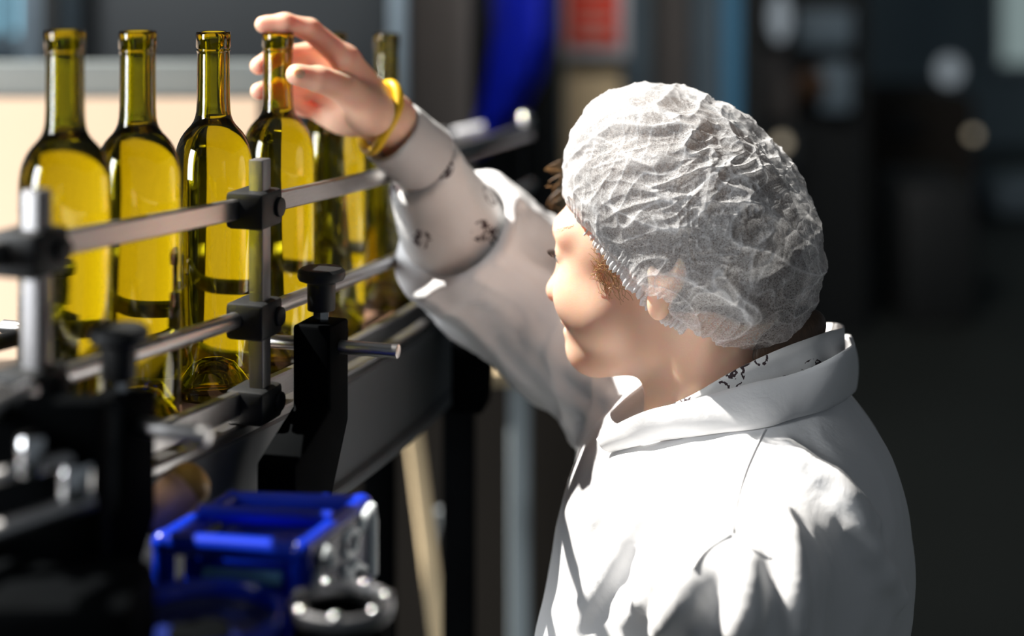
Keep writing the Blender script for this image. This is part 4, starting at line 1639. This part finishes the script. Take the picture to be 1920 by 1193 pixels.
def make_net():
    nt, nph = 330, 900
    TM = math.radians(127)
    T, PH, dirs, q = net_shell(1.0, nt, nph, TM)
    p = q.reshape(-1, 3)
    # crumple: folds run along the elastic edge round the crown, random creases elsewhere
    w = np.stack([vnoise(p * 24, 71), vnoise(p * 24, 72), vnoise(p * 24, 73)], 1) - 0.5
    ca = np.stack([p @ NA[0] * 22, p @ NA[1] * 22, p @ NA[2] * 22], 1)
    up = np.clip((dirs.reshape(-1, 3) @ A3((-0.2, 0, 1)) + 0.1) * 1.4, 0, 1)
    rot = frame((-0.95, 0.0, 0.30), (0, 1, 0))                # folds over the crown run along it
    pq = p @ rot.T
    side = p[:, 1:2]
    w2 = np.stack([vnoise(p * 13, 74), vnoise(p * 13, 75), vnoise(p * 13, 76)], 1) - 0.5
    def rg(x, seed, k=1.25):
        return np.clip(1 - np.abs(vnoise(x, seed) - 0.5) * 2 * k, 0, 1)
    f1 = rg(pq * A3((13, 70, 52)) + w2 * 2.4, 81)
    f2 = rg(pq * A3((24, 120, 100)) + w * 2.4, 82)
    g1 = rg(p * 30 + w2 * 2.4, 83)
    g2 = rg(p * 64 + w * 2.6, 84)
    g3 = rg(p * 130 + w * 3, 85)
    g4 = rg(p * 17 + w2 * 1.5, 86)
    dsp = up * (0.0058 * f1 ** 1.4 + 0.0022 * f2 ** 1.4) + (1 - up * 0.75) * (0.0042 * g4 ** 1.5 + 0.0030 * g1 ** 1.5 + 0.0015 * g2 ** 1.5) + 0.0006 * g3 ** 2
    # calmer on the outline of the crown
    dsp = dsp - 0.0035
    t = T.reshape(-1) / TM
    ph = PH.reshape(-1)
    edge = np.clip((t - 0.86) / 0.14, 0, 1)
    ruf = np.sin(ph * 96 + 2.5 * np.sin(ph * 7)) * (0.6 + 0.3 * np.sin(ph * 11)) + np.sin(ph * 141 + 2) * 0.3
    dsp = dsp * (1 - 0.75 * edge) + edge * (0.0017 * ruf - 0.001)
    # elastic band squeezes a little before the frill
    dsp -= 0.004 * np.exp(-((t - 0.955) / 0.018) ** 2)
    rr = np.linalg.norm(p, axis=1)
    p2 = p * (1 + dsp / rr)[:, None]
    # hem line of the net waves slightly along its pole
    p2 = p2 + NA[2] * (edge * 0.0035 * np.sin(ph * 3 + 1) + edge * 0.0015 * np.sin(ph * 23))[:, None]
    hq = p2 + NCq
    wv = hq @ HM + A3(HO)
    idx = np.arange(nt * nph).reshape(nt, nph)
    a = idx[:-1]; b = idx[1:]
    Q = np.stack([a, b, np.roll(b, -1, 1), np.roll(a, -1, 1)], -1).reshape(-1, 4)
    o = link_mesh('hair_net', wv, Q, M['net'], person)
    o['label'] = 'crumpled translucent white hair net'
    at = o.data.attributes.new('dense', 'FLOAT', 'POINT')
    crease = np.clip(g4 ** 26 * 0.7 + g1 ** 22 * 0.8 + g2 ** 18 * 0.5 + up * f1 ** 5 * 0.3, 0, 1) * 0.7 - 0.04 + 0.22 * np.clip((hq[:, 0] - 0.03) / 0.08, 0, 1)
    dens = np.clip(crease + edge * 0.45, -0.2, 1)
    at.data.foreach_set('value', dens.astype(np.float32))
    # hair under the net
    T, PH, dirs, q = net_shell(0.905, 70, 120, math.radians(124))
    p = q.reshape(-1, 3)
    p = p * (1 + 0.02 * (vnoise(p * 30, 91)[:, None] - 0.5))
    hq = p + NCq + A3((0.005, 0, 0.004))
    # hairline: pull in front of the ears and over the brow so skin shows there
    wv = hq @ HM + A3(HO)
    idx = np.arange(70 * 120).reshape(70, 120)
    a = idx[:-1]; b = idx[1:]
    Q = np.stack([a, b, np.roll(b, -1, 1), np.roll(a, -1, 1)], -1).reshape(-1, 4)
    h = link_mesh('hair', wv, Q, M['hair'], person)
    # knot of hair at the nape
    b = MB(); b.sphere(hw(-0.072, -0.006, -0.086), 0.05, (1.05, 0.62, 0.50), Matrix.Rotation(-0.45, 3, 'Y'), 40, 24)
    b.build('nape_hair', M['hair'], h)
    # loose strands
    st = MB()
    R = random.Random(5)
    for k in range(9):                       # curls at the forehead
        s = Vector(surf(sd_body, 1052, 300 + 9.0 * k, 1.2, 1.7))
        L = R.uniform(0.008, 0.017); n_ = R.uniform(2.2, 4.6); dy = R.uniform(-.004, .004); dn = R.uniform(.006, .030)
        px = []
        for i in range(22):
            t = i / 21
            px.append(s + Vector((-L * math.sin(t * n_) , dy * t, -dn * t + L * .4 * (1 - math.cos(t * n_)) * .5)))
        st.tube(px, 0.00018, 4)
    for k in range(60):                      # wisps in front of the ear
        s = Vector(surf(sd_body, 1120 + R.uniform(-14, 34), 470 + R.uniform(-25, 45), 1.2, 1.7))
        L = R.uniform(0.012, 0.034); ph = R.uniform(0, 6.28); cu = R.uniform(0.001, 0.0045); fr = R.uniform(3, 9)
        px = []
        for i in range(14):
            t = i / 13
            px.append(s + Vector((t * L * 0.45 + math.sin(t * fr + ph) * cu, -0.0012 - 0.003 * math.sin(t * 3) - t * 0.003, -t * L + math.cos(t * fr + ph) * cu)))
        st.tube(px, 0.00020, 4)
    w = st.build('loose_strands', M['hair_blond'], h)
    w['label'] = 'fair curly wisps at the temple'
    w['kind'] = 'stuff'
    # eye
    for s in (1, -1):
        e = hw(0.1005, s * 0.0315, -0.0150)
        b = MB(); b.sphere(e, 0.0118, u=32, v=20)
        ey = b.build('eyeball', M['eye'], person)
        g = (FW * 0.98 + LF * 0.05 + Vector((0, 0, 0.06))).normalized()
        b = MB(); b.cyl(e + g * 0.0098, e + g * 0.0119, 0.0056, 0.0048)
        b.build('iris', M['iris'], ey)
        b = MB()
        for k in range(16):
            t = (k / 15 - 0.5) * 2
            r0 = e + FW * (0.0125 * math.cos(t * 0.9)) + LF * (0.0125 * math.sin(t * 0.9)) + Vector((0, 0, 0.0028 - 0.002 * t * t))
            dr = (FW * math.cos(t * 0.9) + LF * math.sin(t * 0.9)) * 0.0065
            b.tube([r0, r0 + dr * .6 + Vector((0, 0, -0.0008)), r0 + dr + Vector((0, 0, 0.0008))], [0.0005, 0.0004, 0.0001], 5)
        b.build('eyelashes', M['lash'], person)
    # eyebrow
    b = MB()
    for k in range(40):
        t = k / 39
        s = Vector(surf(sd_body, 1034 + 40 * t, 437 - 14 * t + R.uniform(-3, 3), 1.2, 1.7))
        b.tube([s, s + Vector((0.003, -0.0012, -0.0005))], 0.0002, 4)
    eb = b.build('eyebrow', M['hair_blond'], person)
    eb['kind'] = 'stuff'
    # thumb nail
    tp = A3(P(562, 139, 1.558)); 
    s = Vector(surf(sd_body, 562, 138, 1.4, 1.7))
    ax_ = (A3(P(556, 140, 1.558)) - A3(P(597, 148, 1.570))); ax_ /= np.linalg.norm(ax_)
    nrm = A3(s) - A3(P(566, 141, 1.561)); nrm -= ax_ * (nrm @ ax_); nrm /= np.linalg.norm(nrm)
    sd_ = np.cross(nrm, ax_)
    R3 = Matrix((ax_, sd_, nrm)).transposed()
    b = MB(); b.sphere(s - Vector(nrm) * 0.0010, 0.0066, (0.95, 0.70, 0.26), R3)
    b.build('thumbnail', M['nail'], person)


make_net()


def make_lower():
    t = MB()
    for s in (-1, 1):
        t.cyl((0.205, 1.515 + s * 0.085, 0.66), (0.205, 1.515 + s * 0.085, 0.05), 0.085, 0.06, bevel=0.01)
    t.build('trousers', mat('dark_trousers', (0.03, 0.035, 0.05), 0.8), person)
    for s in (-1, 1):
        b = MB(); b.sphere((0.165, 1.515 + s * 0.085, 0.04), 0.05, (2.4, 0.9, 0.8))
        b.build('shoe', M['black_matte'], person)


make_lower()
